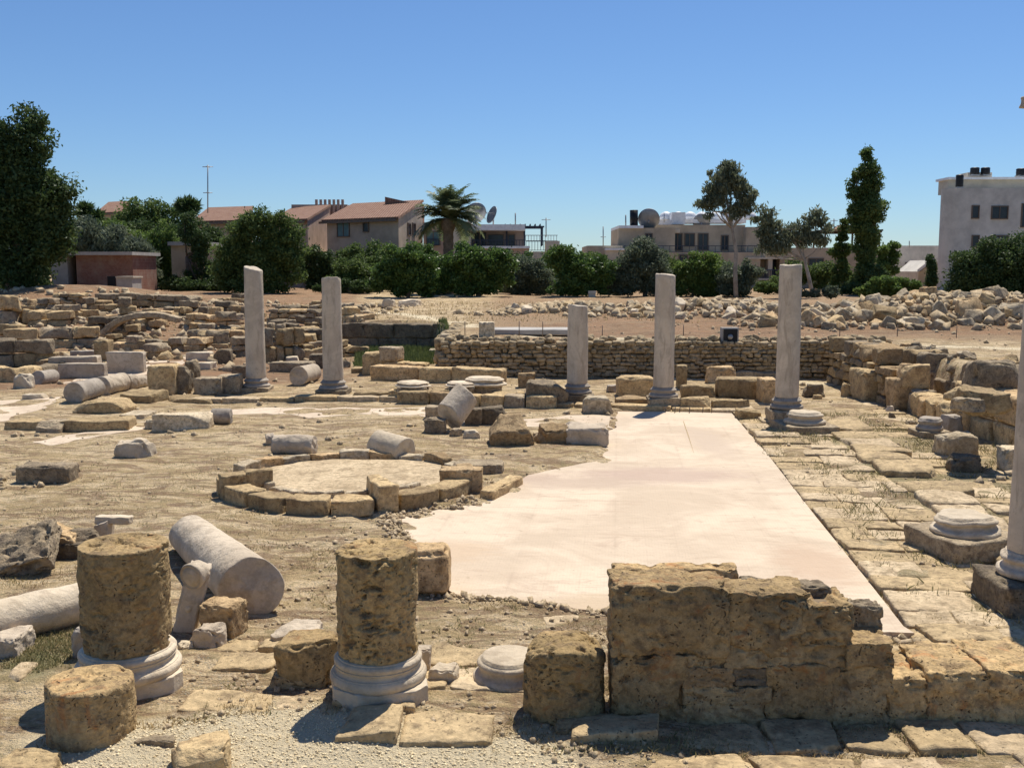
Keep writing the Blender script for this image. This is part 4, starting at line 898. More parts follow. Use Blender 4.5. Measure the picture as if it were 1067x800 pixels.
masonry('rock_face', 0, 0, 0, 0, .85, .88, .5, (.3, .4), (.6, 1.), 'right hand return of the rock cut face running to the rubble wall', ['dark', 'beige', 'grey'], 403, n=8, rough=.07, r=.2, jag=.2, gap=-.03, P0=(-1.9, 25.4, .02), P1=(-1.95, 32.6, .02), cat='rock face')
# left field of ruins: wall stumps one behind another
RU = [
 ('block_wall', -60, 398, 20, 399, .45, .45, .6, (.4, .46), (.8, 1.3), 'two course block wall cut off by the left edge', 5),
 ('block_wall', -60, 384, 17, 383, .75, .75, .6, (.36, .42), (.8, 1.3), 'squared block wall standing behind the left edge one', 6),
 ('block_wall', 8, 366, 92, 363, .72, .72, .6, (.34, .42), (.7, 1.2), 'long wall of big pale ashlar blocks left of the upright post', 7),
 ('block_wall', -70, 362, 10, 361, .7, .6, .6, (.34, .42), (.7, 1.2), 'tumbled block wall at the left edge level with the big ashlar wall', 8),
 ('block_wall', 4, 340, 31, 338, .72, .68, .9, (.6, .7), (.8, 1.2), 'tall orange brown block wall near the big dark tree', 9),
 ('block_wall', 31, 340, 64, 340, .6, .55, .6, (.28, .34), (.6, 1.), 'grey wall stump right of the orange brown blocks', 10),
 ('block_wall', 72, 338, 112, 334, .62, .62, .6, (.25, .3), (.5, .9), 'dark low wall with a narrow ledge in the left field of ruins', 11),
 ('block_wall', 80, 316, 186, 320, .35, .5, .8, (.25, .3), (.7, 1.3), 'long dark wall below the red brick shed', 12),
 ('block_wall', 84, 325, 118, 325, .4, .4, .8, (.25, .3), (.6, 1.), 'short dark wall in front of the long one below the shed', 13),
 ('block_wall', 126, 336, 152, 336, .8, .7, .7, (.3, .36), (.5, .8), 'square pier behind the broken arch', 14),
 ('block_wall', 92, 352, 134, 352, .5, .62, .6, (.25, .3), (.5, .8), 'mossy wall stump left of the broken arch', 15),
 ('block_wall', 112, 364, 200, 366, .38, .3, .6, (.2, .26), (.4, .7), 'low tan wall in front of the broken arch', 16),
 ('block_wall', 150, 334, 180, 334, .42, .35, .6, (.2, .26), (.5, .8), 'low wall with a flat top right of the square pier', 17),
 ('block_wall', 188, 326, 240, 327, .5, .35, .6, (.25, .3), (.6, 1.), 'brown wall below the beige gable house', 18),
 ('block_wall', 192, 344, 218, 346, .72, .3, .6, (.2, .26), (.4, .7), 'crumbling pinkish wall end in the middle of the left ruins', 19),
 ('block_wall', 222, 341, 243, 340, .6, .72, .6, (.25, .32), (.5, .8), 'dark wall end left of the leftmost column', 20),
 ('block_wall', 196, 360, 216, 362, .6, .55, .6, (.55, .6), (.5, .7), 'dark pier with a bluish stone in the left ruins', 21),
 ('block_wall', 206, 352, 260, 349, .32, .38, .6, (.3, .36), (.9, 1.4), 'long pale coping running towards the leftmost column', 22),
 ('block_wall', 218, 364, 262, 362, .34, .34, .6, (.2, .26), (.4, .7), 'low ruined wall under the long pale coping', 23),
 ('block_wall', 278, 352, 342, 352, .32, .36, .6, (.16, .2), (.8, 1.4), 'long wall with rounded coping between the two left columns', 24),
 ('block_wall', 278, 378, 318, 376, .62, .62, .5, (.5, .56), (.25, .45), 'row of upright orthostats between the two left columns', 25),
 ('block_wall', 318, 376, 342, 375, .5, .45, .5, (.4, .45), (.4, .6), 'dark block wall behind the second column', 26),
 ('block_wall', 276, 338, 340, 336, .3, .3, .6, (.16, .2), (.5, .9), 'low distant wall seen between the two left columns', 27),
 ('block_wall', 240, 331, 262, 331, .5, .5, .5, (.25, .3), (.5, .8), 'dark wall stump directly left of the leftmost column', 28),
 ('block_wall', 40, 384, 62, 386, .3, .3, .5, (.3, .34), (.5, .8), 'mossy low block wall left of the pair of beams', 29),
 ('block_wall', 18, 396, 52, 390, .28, .28, .5, (.28, .3), (.5, .8), 'low crusted wall behind the short dark drum', 30),
 ('block_wall', 60, 372, 98, 372, .2, .25, .4, (.2, .24), (.5, .8), 'half buried wall line behind the pair of beams', 31),
 ('block_wall', 138, 366, 168, 366, .32, .42, .5, (.2, .26), (.4, .6), 'tan stretch of wall behind the broad upright slab', 32),
 ('block_wall', 352, 328, 372, 328, .3, .3, .5, (.2, .25), (.5, .8), 'last bit of wall before the pale path', 33),
]
for q in RU: masonry(q[0], q[1], q[2], q[3], q[4], q[5], q[6], q[7], q[8], q[9], q[10], BG if q[11] % 3 else ['grey', 'dark', 'beige'], 40+q[11], 9, r=.16, jag=.7, rough=.09, cuts=2)
q7 = random.Random(91)
for k in range(34):
    px = q7.uniform(-30, 350); py = q7.choice([316, 321, 326, 331, 337, 343, 350, 358, 372]); wd = q7.uniform(16, 48)
    masonry('ruin_wall', px, py, px+wd, py+q7.uniform(-2, 2), q7.uniform(.25, .7), q7.uniform(.2, .7), .6, (.14, .3), (.25, .7), 'crumbling low wall fragment among the packed left ruins', ['beige', 'grey', 'dark', 'grey', 'rust'], 600+k, 7, r=.2, jag=.8, rough=.1, cuts=2)
    scn.objects[-1]['group'] = 'crumbling wall fragments of the left ruins'
# broken arch
p = GT(158, 355); a = Acc()
for k in range(9):
    an = R(168-k*13.5); cx, cz, ra = at(160, 352, p[1]), 0, .95
    c = (cx[0]-.1+1.55*math.cos(an), p[1], p[2]+.0+.88*math.sin(an)-.1); P, Fq = stone(.42, .5, .2, 6, 900+k, .3, .04)
    a.add(P, Fq, 0, RM(0, 0, -(an-math.pi/2)*.62, c))
tag(a.build('broken_arch', M['grey'], loc=tuple(float(v) for v in p)), 'broken low stone arch in the middle of the left ruins', 'arch')
# loose field stones, left
rs = random.Random(12); protos = []
for k in range(10):
    P, Fq = stone(.5*rs.uniform(.7, 1.3), .5*rs.uniform(.7, 1.2), .34*rs.uniform(.6, 1.3), 8, 1500+k, .12, .07, 7)
    a = Acc(); a.add(P, Fq); protos.append(a)
def scatter(name, spots, label, mats, group, cat='rock', sc=(.5, 1.2), lift=0.):
    src = {}
    for k, (X, Y, f) in enumerate(spots):
        i_ = rs.randrange(len(protos)); m_ = rs.choice(mats); key = (i_, m_)
        if key not in src:
            src[key] = protos[i_].build(name, M[m_]).data
            o = bpy.data.objects[-1] if False else [q for q in scn.objects if q.type == 'MESH' and q.data == src[key]][0]
        else:
            o = bpy.data.objects.new(name, src[key]); scn.collection.objects.link(o)
        s = rs.uniform(*sc)*f; z = gz(X, Y); o.location = (X, Y, z-.10*s+lift); o.scale = (s, s*rs.uniform(.8, 1.2), s*rs.uniform(.8, 1.3))
        o.rotation_euler = (rs.uniform(-.5, .5), rs.uniform(-.5, .5), rs.uniform(0, 6.28)); tag(o, label, cat, group)
sp_ = []
for k in range(110):
    px, py = rs.uniform(5, 375), rs.uniform(318, 384)
    q = GT(px, py); sp_.append((q[0], q[1], rs.uniform(.5, 1.1)))
scatter('ruin_stone', sp_, 'broken limestone lump lying among the ruined walls left of the second column', ['grey', 'beige', 'dark', 'pale', 'beige'], 'loose stones among the left ruins', sc=(.4, 1.1))
# rubble heaps
def heap(cx, cy, sx, sy, n, f, top=True):
    out = []
    for k in range(n):
        a_, r_ = rs.uniform(0, 6.28), math.sqrt(rs.random())*1.5; out.append((cx+sx*r_*math.cos(a_), cy+sy*r_*math.sin(a_), f*rs.uniform(.6, 1.3)))
    return out
scatter('rubble_rock', heap(11.6, 30.6, 2.9, 1.4, 150, .95)+heap(16.2, 30.6, 2.2, 1.3, 45, .9), 'broken pale rock in the large rubble heap at the right', ['pale', 'beige', 'pale', 'rust', 'grey'], 'rocks of the large rubble heap', sc=(.45, 1.25))
scatter('rubble_rock', heap(7.6, 36.4, 3.3, 1.2, 80, .85)+heap(4.9, 36.6, 1.3, .6, 14, .9), 'broken pale rock in the low rubble spread behind the flat topped column', ['pale', 'beige', 'pale', 'marble'], 'rocks of the middle rubble spread', sc=(.4, 1.2))
scatter('rubble_rock', heap(1.7, 38.2, 1.2, .6, 26, .75), 'pale rock in the small pile left of the shortest column', ['pale', 'beige', 'marble'], 'rocks of the small left pile', sc=(.4, 1.15))

# ------------------------------------------------------------------ rubble retaining wall
acc = Acc(); q = random.Random(77); x0, x1 = -1.72, 9.35; z = -.05; i_ = 0
while z < .92:
    ch = q.uniform(.085, .13); X = x0+q.uniform(-.1, .05)
    while X < x1:
        w = q.uniform(.11, .30)*(1.25 if z < .3 else 1); hh = ch*q.uniform(.75, 1.15)
        top = .90+fbm(np.array([[X*.9, 1., 2.]]), 5, 3)[0]*.16
        if z < top:
            P, Fq = stone(w*1.0, .26, hh, 4, 3000+i_ % 400, .6, .09, 1); acc.add(P, Fq, 0, RM(q.uniform(-.12, .12), q.uniform(-.1, .1), q.uniform(-.14, .14), (X+w/2, 24.62+q.uniform(-.05, .05), z+q.uniform(-.015, .015))))
        X += w*.96; i_ += 1
    z += ch*.93
for k in range(260):
    X = q.uniform(x0, x1); s = q.uniform(.1, .24); P, Fq = stone(s, s*.8, s*.6, 4, 3500+k, .6, .1, 3); acc.add(P, Fq, 0, RM(q.uniform(0, 6), .2, .2, (X, 24.75+q.uniform(-.1, .5), .88+q.uniform(-.03, .06))))
acc.add(*box(x0, x1, 24.64, 24.9, -.1, .86), 1)
tag(acc.build('rubble_wall', [M['rubble'], M['core']], loc=(4, 24.6, 0)), 'long dry stone retaining wall of small rubble behind the columns', 'wall')
acc = Acc(); i_ = 0
for k in range(150):
    t = q.random(); X = -1.85+.35*q.random(); Y = 24.8+t*7.2; s = q.uniform(.14, .34); P, Fq = stone(s, s, s*.7, 4, 3800+k, .6, .1, 3); acc.add(P, Fq, 0, RM(q.uniform(0, 6), .2, .2, (X, Y, q.choice([.05, .25, .45, .65, .8])*1.0)))
tag(acc.build('rubble_wall', [M['rubble']], loc=(-1.7, 28, 0)), 'crumbling end of the rubble wall along the green hollow', 'wall')
# ------------------------------------------------------------------ ruined wall on the right, running towards the camera
W2 = ['beige', 'rust', 'grey', 'beige']
def w2(P0, P1, h0, h1, th, course, bl, label, seed, **k): masonry('ruined_wall', 0, 0, 0, 0, h0, h1, th, course, bl, label, W2, seed, P0=P0, P1=P1, **k)
w2((7.55, 23.9, 0), (7.35, 19.6, 0), .95, .95, .5, (.16, .36), (.25, .6), 'far stretch of the ruined wall beside the big squared block', 301, n=10, rough=.08, cuts=2, jag=.6)
w2((7.45, 19.6, 0), (7.35, 17.0, 0), .85, .8, .5, (.22, .5), (.22, .5), 'middle stretch of the ruined wall with orange upright blocks', 302, n=11, rough=.08, cuts=2, jag=.6)
w2((7.5, 17.0, 0), (7.45, 14.0, 0), .95, 1.0, .6, (.4, .5), (.6, .95), 'near stretch of the ruined wall with dark squared blocks', 303, n=14, rough=.05, cuts=1)
w2((8.2, 23.5, .15), (8.2, 14.5, .15), .78, .95, .6, (.22, .45), (.3, .8), 'upper rear wall of squared blocks above the ruined wall', 304, n=10, rough=.08, cuts=2, jag=.6)
rock('dark_crag', 1018, 1072, 374, 425, 'dark jagged crag of masonry above the ruined wall at the right edge', 'stone', 'dark', 'rock', z0=.5, D=1.0, cuts=5)
rock('wall_boulder', 1012, 1056, 402, 430, 'large flat tan boulder on top of the near dark blocks', 'stone', 'beige', 'rough', z0=.8, D=.8)
rock('wall_boulder', 1004, 1034, 414, 427, 'small pointed boulder under the large flat one', 'stone', 'grey', 'rock', z0=.85, D=.4)
rock('wall_boulder', 996, 1026, 402, 420, 'slanting slab left of the large flat boulder', 'stone', 'beige', 'rough', z0=.75, D=.5, ry=.2)
scatter('wall_stone', [(7.7+rs.uniform(0, 1.6), rs.uniform(14.5, 24.4), rs.uniform(.4, .9)) for k in range(90)], 'loose stone lying on the ruined wall at the right', ['beige', 'grey', 'pale', 'rust'], 'loose stones on the ruined wall', sc=(.35, .9))
# ------------------------------------------------------------------ foliage materials
def leafmat(name, c0, c1, trans=.3, rough=.6):
    m, nt, b = newmat(name); at_ = nt.nodes.new('ShaderNodeAttribute'); at_.attribute_name = 'lv'
    c = mixc(nt, at_.outputs['Fac'], c0, c1); nt.links.new(c, b.inputs['Base Color']); b.inputs['Roughness'].default_value = rough; b.inputs['Specular IOR Level'].default_value = .3
    tr = nt.nodes.new('ShaderNodeBsdfTranslucent'); nt.links.new(c, tr.inputs[0]); mx = nt.nodes.new('ShaderNodeMixShader'); mx.inputs[0].default_value = trans
    nt.links.new(b.outputs[0], mx.inputs[1]); nt.links.new(tr.outputs[0], mx.inputs[2]); nt.links.new(mx.outputs[0], nt.nodes['Material Output'].inputs[0]); return m
M['l_dark'] = leafmat('dark evergreen leaves', (.03, .06, .018), (.11, .16, .05), .32)
M['l_mid'] = leafmat('mid green leaves', (.05, .095, .024), (.18, .24, .07), .42)
M['l_bright'] = leafmat('bright green leaves', (.06, .12, .025), (.20, .27, .07), .45)
M['l_glossy'] = leafmat('glossy citrus leaves', (.035, .08, .018), (.15, .23, .06), .4, .4)
M['l_olive'] = leafmat('grey green olive leaves', (.07, .095, .055), (.20, .235, .15), .35)
M['l_euca'] = leafmat('blue green eucalyptus leaves', (.08, .105, .06), (.26, .28, .17), .4)
M['l_reed'] = leafmat('grey green cane leaves', (.08, .11, .06), (.24, .27, .18), .3)
M['l_palm'] = leafmat('palm frond leaves', (.09, .125, .06), (.27, .31, .16), .4, .45)
M['l_dry'] = leafmat('dry yellow grass', (.30, .22, .11), (.60, .47, .26), .4)
M['l_green'] = leafmat('short green weeds', (.07, .10, .03), (.19, .22, .08), .3)
M['l_wild'] = leafmat('olive straw weeds', (.14, .15, .06), (.42, .35, .18), .3)
M['bark'] = plain('grey brown bark', (.16, .12, .085), .95, var=.3, sc=5, bd=.01)
M['palebark'] = plain('pale eucalyptus bark', (.34, .29, .23), .9, var=.3, sc=3, bd=.01)
def leaves(centres, radii, n, s, seed, asp=1.8, shell=.55, droop=0.):
    g = np.random.default_rng(seed); k = g.choice(len(centres), n, p=(radii.mean(1)**2)/np.sum(radii.mean(1)**2))
    d = g.normal(size=(n, 3)); d /= np.linalg.norm(d, axis=1, keepdims=True); rr = shell+(1-shell)*g.random(n); rr *= np.where(g.random(n) < .12, 1.25, 1)
    P = centres[k]+d*rr[:, None]*radii[k]
    u = g.normal(size=(n, 3)); u[:, 2] = u[:, 2]*(1+droop*2)-droop; u /= np.linalg.norm(u, axis=1, keepdims=True); w = np.cross(u, g.normal(size=(n, 3))); w /= np.linalg.norm(w, axis=1, keepdims=True)
    ss = s*g.uniform(.6, 1.35, n)[:, None]; a = u*ss*asp/2; b_ = w*ss/2
    V = np.stack([P-a, P+b_*.9-a*.1, P+a, P-b_*.9-a*.1], 1).reshape(-1, 3); Fq = np.arange(n*4).reshape(n, 4)
    cl = g.random(len(centres)); lv = np.clip(.25*cl[k]+.6*g.random(n)+.1, 0, 1)
    return V, Fq, lv
def tree(name, label, Y, ell, n, s, leaf, cat='tree', trunk=None, tr=.14, bark='bark', seed=0, sub=26, subr=.3, group=None, asp=1.8, depth=.8, shell=.45, droop=0., xb=None):
    """ell: crown masses (px, py, rx px, ry px) measured on the photo, stood at distance Y"""
    g = np.random.default_rng(seed+50); C = []; Rr = []; ELL = []
    for (ex, ey, rx, ry) in ell:
        c = at(ex, ey, Y); k_ = Y/F; m_ = max(9, int(2.3*sub*rx*ry/600))
        d = g.normal(size=(m_, 3)); d /= np.linalg.norm(d, axis=1, keepdims=True); d *= g.uniform(.3, 1.0, m_)[:, None]
        R3 = np.array([rx*k_, (rx*.6+ry*.25)*k_*depth, ry*k_]); C.append(c+d*R3); q = min(R3[0], R3[2])*subr*g.uniform(.4, 1.25, m_)+.08; ELL.append((c, R3))
        Rr.append(np.stack([q*1.1, q*1.1, q*.85], 1))
    C = np.concatenate(C); Rr = np.concatenate(Rr)
    xm = xb if xb is not None else ell[0][0]; base = GT(xm, 400); X = at(xm, 300, Y)[0]; gzv = gz(X, Y); C[:, 2] = np.maximum(C[:, 2], gzv+.3)
    t = empty(name, (X, Y, gzv), label, cat, group); loc = tuple(t.location)
    n = int(n*2.3); s = s*.66
    V, Fq, lv = leaves(C, Rr*1.12, int(n*.8), s, seed, asp, shell*.8, droop); a = Acc(); a.add(V, Fq, lv=lv)
    EC = np.array([q[0] for q in ELL]); ER = np.array([q[1] for q in ELL]); EC[:, 2] = np.maximum(EC[:, 2], gzv+.4)
    V, Fq, lv = leaves(EC, ER*.93, n-int(n*.8), s, seed+1, asp, .35, droop); V = V.reshape(-1, 4, 3)
    k_ = (fbm(V[:, 0]/(ER.mean()*.35), seed, 3) > .06) & (V[:, 0, 2] > gzv+.05); V = V[k_].reshape(-1, 3); lv = lv[k_]; a.add(V, np.arange(len(V)).reshape(-1, 4), lv=lv); a.build('crown', M[leaf], t, loc=loc, lv=True, smooth=False)
    a = Acc()
    if trunk:
        pts = [at(px, py, Y) for px, py in trunk]; pts[0] = np.array([pts[0][0], Y, gz(pts[0][0], Y)-.2]); npt = len(pts)
        a.add(*tube(pts, [tr*(1-.65*k/(npt-1)) for k in range(npt)], 9)); fork = pts[max(1, npt//2)]; forks = pts[npt//2:]
    else:
        topc = C[:, 2].max(); fork = np.array([X, Y, gzv+(topc-gzv)*.45]); a.add(*tube([(X, Y, gzv-.2), (X+tr*.3, Y, gzv+(topc-gzv)*.2), fork], [tr*1.25, tr, tr*.75], 9)); forks = [fork]
    for k in g.choice(len(C), min(len(C), 16), replace=False):
        f0 = np.array(forks[g.integers(len(forks))]); mid = f0*.5+C[k]*.5+np.array([0, 0, -.1*np.linalg.norm(C[k]-f0)]); a.add(*tube([f0, mid, C[k]], [tr*.42, tr*.25, tr*.08], 6))
    a.build('trunk', M[bark], t, loc=loc); return t
tree('big_tree', 'huge dark evergreen tree at the left edge rising above everything', 50, [(28, 156, 26, 42), (2, 168, 28, 38), (38, 205, 38, 34), (55, 245, 26, 34), (5, 225, 40, 40), (45, 238, 32, 34), (66, 206, 14, 14), (20, 275, 36, 28), (-30, 200, 40, 60), (-30, 260, 40, 40), (36, 130, 15, 16)], 52000, .17, 'l_dark', seed=1, tr=.45, sub=34, subr=.24, xb=15, trunk=[(15, 315), (16, 280), (20, 240), (25, 190)])
tree('cane_thicket', 'grey green giant cane behind the brick shed', 66, [(85, 250, 24, 22), (118, 255, 22, 20), (142, 268, 18, 22), (150, 290, 14, 16), (70, 262, 12, 16)], 13000, .16, 'l_reed', 'reeds', seed=2, tr=.05, asp=4, droop=.3)
tree('leafy_tree', 'broad mid green tree behind the giant cane', 78, [(150, 232, 26, 25), (175, 240, 24, 28), (128, 240, 22, 18), (165, 268, 28, 26), (185, 270, 20, 34), (112, 232, 12, 8)], 17000, .2, 'l_mid', seed=3, tr=.2)
tree('leafy_tree', 'dense round tree left of the first column in front of the houses', 60, [(262, 236, 20, 20), (285, 240, 18, 20), (246, 258, 20, 24), (300, 256, 20, 26), (272, 262, 24, 22), (262, 288, 34, 24), (300, 280, 16, 26), (236, 285, 16, 24)], 26000, .15, 'l_mid', seed=5, tr=.22, xb=262)
tree('leafy_tree', 'dark narrow tree with hanging foliage beside the beige gable house', 66, [(196, 240, 12, 20), (208, 262, 14, 20), (218, 290, 18, 20), (200, 290, 8, 14)], 7000, .15, 'l_dark', seed=6, tr=.14)
tree('shrub_tree', 'dark loose shrub below the windowed beige house', 62, [(368, 285, 22, 18), (356, 300, 16, 16), (385, 300, 14, 16)], 9000, .13, 'l_mid', seed=7, tr=.08)
tree('citrus_tree', 'glossy citrus tree with a clear trunk, leftmost of the orchard row', 56, [(422, 275, 28, 18), (402, 290, 18, 16), (440, 292, 20, 18), (418, 296, 22, 12)], 15000, .15, 'l_glossy', seed=8, tr=.10, group='orchard row', xb=425)
tree('citrus_tree', 'widest glossy citrus tree in front of the white roofed terrace', 57, [(490, 272, 30, 18), (470, 290, 20, 18), (510, 285, 22, 20), (492, 298, 26, 14), (525, 280, 16, 18)], 19000, .15, 'l_glossy', seed=9, tr=.13, group='orchard row', xb=498)
tree('citrus_tree', 'greyish olive tree between the two glossy groups of the orchard', 60, [(550, 285, 18, 18), (562, 295, 16, 18), (540, 298, 16, 16)], 10000, .12, 'l_olive', seed=10, tr=.1, group='orchard row')
tree('citrus_tree', 'glossy tree with a small pointed top left of the shortest column', 57, [(585, 268, 12, 14), (598, 282, 20, 18), (618, 284, 20, 18), (600, 298, 30, 14), (630, 290, 10, 12)], 15000, .15, 'l_glossy', seed=11, tr=.1, group='orchard row')
tree('olive_tree', 'grey green olive tree left of the flat topped column', 58, [(672, 272, 22, 20), (660, 288, 20, 20), (682, 292, 22, 18), (640, 298, 12, 14)], 15000, .12, 'l_olive', seed=12, tr=.12, asp=2.6)
tree('bush', 'bright green bushy tree right of the flat topped column', 58, [(722, 284, 20, 18), (735, 276, 14, 12), (742, 296, 20, 18), (715, 300, 16, 14), (706, 290, 8, 16)], 13000, .14, 'l_bright', seed=13, tr=.08)
tree('bush', 'grey green bush at the foot of the tall eucalyptus', 57, [(765, 295, 22, 18), (782, 285, 12, 14)], 7500, .12, 'l_olive', seed=14, tr=.07)
tree('eucalyptus_tree', 'tall loose eucalyptus with its crown above the stepped beige building', 56, [(762, 188, 18, 18), (745, 200, 16, 20), (775, 205, 13, 20), (740, 214, 14, 12), (768, 220, 16, 9), (756, 175, 12, 9)], 3900, .14, 'l_euca', seed=15, tr=.14, trunk=[(767, 314), (766, 285), (767, 262), (763, 238), (760, 222), (756, 200)], bark='palebark', asp=3, droop=.5, sub=22, subr=.26)
tree('eucalyptus_tree', 'leaning eucalyptus whose pale trunk slants behind the tallest column', 56, [(797, 232, 13, 18), (808, 248, 16, 16), (832, 245, 16, 14), (850, 228, 12, 14), (852, 246, 15, 12), (795, 258, 10, 9)], 3100, .14, 'l_euca', seed=16, tr=.12, trunk=[(848, 314), (843, 290), (838, 270), (828, 252), (818, 240)], bark='palebark', asp=3, droop=.5, xb=845)
tree('poplar_tree', 'tall slender poplar spire left of the white apartment block', 62, [(903, 160, 7, 11), (904, 176, 10, 15), (905, 195, 12, 18), (904, 216, 15, 20), (903, 238, 13, 22), (902, 258, 13, 22), (892, 184, 5, 10), (891, 203, 8, 17), (892, 228, 9, 18), (901, 275, 12, 24), (906, 292, 14, 18), (890, 298, 9, 14)], 19000, .15, 'l_mid', seed=17, tr=.2, depth=.9, subr=.4)
tree('poplar_tree', 'short slim poplar just left of the tall spire', 64, [(878, 240, 7, 12), (876, 262, 9, 16), (878, 285, 9, 18), (872, 300, 8, 12)], 5500, .15, 'l_mid', seed=18, tr=.1)
tree('leafy_tree', 'light green tree behind the tall poplar spire', 68, [(925, 265, 14, 12), (920, 282, 14, 14)], 5500, .15, 'l_bright', seed=19, tr=.1)
tree('bush', 'wide low bright green bush behind the large rubble heap', 48, [(925, 298, 24, 9), (905, 304, 14, 8), (945, 302, 18, 10), (958, 310, 12, 8)], 13000, .11, 'l_bright', seed=20, tr=.06)
tree('bush', 'small grey green shrub at the foot of the leaning eucalyptus', 54, [(866, 306, 9, 7), (850, 309, 8, 5), (836, 309, 8, 5)], 4000, .11, 'l_olive', seed=21, tr=.04)
tree('cypress_tree', 'thin dark cypress in front of the white gabled house', 50, [(971, 275, 3.5, 10), (971, 292, 4.5, 14), (971, 310, 4.5, 12)], 5500, .09, 'l_dark', seed=22, tr=.07, depth=1.2, subr=.6)
tree('leafy_tree', 'big dark tree at the right edge below the white apartment block', 48, [(1035, 272, 32, 22), (1012, 285, 24, 26), (1060, 280, 30, 34), (1030, 300, 40, 24), (1085, 290, 30, 40), (1000, 305, 12, 18)], 34000, .13, 'l_dark', seed=23, tr=.3)
tree('leafy_tree', 'low dark trees on the horizon between the two groups of houses', 110, [(590, 272, 16, 8), (620, 275, 10, 6)], 2500, .25, 'l_mid', seed=24, tr=.1)
tree('palm_shrub', 'small ragged palm top behind the broad green tree', 70, [(197, 216, 10, 7), (88, 219, 5, 4), (95, 228, 9, 6)], 1800, .3, 'l_dark', 'palm', seed=25, tr=.1, asp=5)
for k, (nm, lb, Yk, ell_, n_, s_, lf, sd0) in enumerate([
 ('orchard_tree', 'tall dark rear tree hiding the base of the middle tiled house', 68, [(325, 272, 16, 22), (332, 292, 18, 22), (344, 280, 12, 20)], 6000, .15, 'l_dark', 61),
 ('orchard_tree', 'rear tree below the teal windows of the beige house', 67, [(366, 268, 20, 14), (390, 272, 22, 18), (378, 294, 26, 18)], 8000, .15, 'l_mid', 62),
 ('orchard_tree', 'rear tree rising between the leftmost and the widest citrus tree', 66, [(445, 268, 18, 14), (438, 286, 20, 20), (458, 292, 18, 18)], 8000, .15, 'l_glossy', 63),
 ('orchard_tree', 'rear tree behind the right side of the widest citrus tree', 67, [(522, 268, 18, 12), (530, 284, 24, 20), (548, 296, 20, 14)], 8000, .15, 'l_dark', 64),
 ('orchard_tree', 'rear tree behind the pointed citrus tree', 68, [(578, 276, 18, 16), (602, 272, 18, 14), (595, 292, 30, 18)], 8500, .15, 'l_mid', 65),
 ('orchard_tree', 'rear tree between the olive and the bright bush', 66, [(700, 278, 18, 16), (690, 292, 20, 18), (652, 292, 18, 18)], 7500, .14, 'l_mid', 66),
 ('orchard_tree', 'rear tree under the crown of the leaning eucalyptus', 69, [(830, 286, 22, 14), (812, 298, 20, 12), (858, 290, 16, 18)], 6500, .14, 'l_mid', 67),
 ('leafy_tree', 'wide dark tree filling the belt between the shed and the round tree', 73, [(208, 250, 22, 22), (222, 270, 20, 24), (186, 262, 22, 26), (142, 246, 20, 18)], 12000, .16, 'l_dark', 68),
 ('orchard_tree', 'rear orchard tree filling the gap right of the dark loose shrub', 63, [(398, 284, 16, 20), (392, 300, 16, 14)], 5000, .14, 'l_mid', 51),
 ('orchard_tree', 'rear orchard tree in front of the palm trunk', 64, [(462, 280, 18, 16), (468, 298, 20, 14)], 6000, .14, 'l_glossy', 52),
 ('orchard_tree', 'rear orchard tree below the dark slatted pergola', 65, [(545, 276, 18, 12), (560, 286, 18, 16), (538, 300, 20, 12)], 6500, .14, 'l_glossy', 53),
 ('orchard_tree', 'rear orchard tree between the pointed citrus and the olive', 66, [(616, 278, 14, 14), (632, 286, 16, 16)], 5000, .14, 'l_mid', 54),
 ('orchard_tree', 'bright rear tree below the long railing', 64, [(745, 284, 20, 16), (758, 292, 18, 16)], 6000, .13, 'l_bright', 55),
 ('orchard_tree', 'dark rear tree left of the brick shed under the big tree', 68, [(50, 262, 26, 30), (70, 240, 18, 16)], 8000, .15, 'l_mid', 56),
 ('leafy_tree', 'lush green tree directly behind the right end of the brick shed', 70, [(118, 250, 24, 20), (150, 262, 22, 22), (172, 252, 16, 24), (170, 285, 20, 22), (100, 240, 16, 14)], 13000, .15, 'l_bright', 41),
 ('bush', 'low dark shrubs left of the leftmost citrus tree', 60, [(352, 302, 18, 12), (378, 304, 16, 10), (338, 306, 10, 8)], 6000, .13, 'l_dark', 31),
 ('bush', 'dark low bush between the leftmost and the widest citrus tree', 61, [(455, 298, 20, 16), (452, 284, 12, 12)], 7000, .13, 'l_glossy', 32),
 ('bush', 'dusty grey bush right of the widest citrus tree', 62, [(538, 290, 16, 18), (572, 300, 16, 14)], 7000, .12, 'l_olive', 33),
 ('bush', 'dark low bush between the pointed citrus tree and the olive', 61, [(638, 300, 16, 12), (626, 292, 10, 10)], 5000, .13, 'l_dark', 34),
 ('bush', 'low green shrub between the olive and the bright bushy tree', 61, [(697, 298, 14, 14), (690, 306, 14, 8)], 5000, .13, 'l_mid', 35),
 ('bush', 'round dark bush under the leaning eucalyptus', 62, [(800, 304, 14, 9), (822, 306, 12, 8)], 3500, .13, 'l_mid', 36),
 ('bush', 'dark mass of shrubs at the foot of the big left tree', 58, [(10, 296, 34, 18), (-20, 290, 30, 24), (40, 298, 14, 10)], 12000, .15, 'l_dark', 37),  # added bush, stands in for the dark shade below the big tree
 ('bush', 'dark bushes under the narrow tree by the beige gable end', 64, [(186, 300, 22, 12), (228, 302, 16, 12), (212, 305, 14, 9)], 7000, .14, 'l_dark', 38),
 ('bush', 'dark shrubs right of the poplars', 60, [(932, 300, 18, 12), (918, 292, 12, 14), (886, 305, 16, 10)], 7000, .13, 'l_dark', 39)]):
    tree(nm, lb, Yk, ell_, n_, s_, lf, nm.split('_')[-1], seed=sd0, tr=.06)
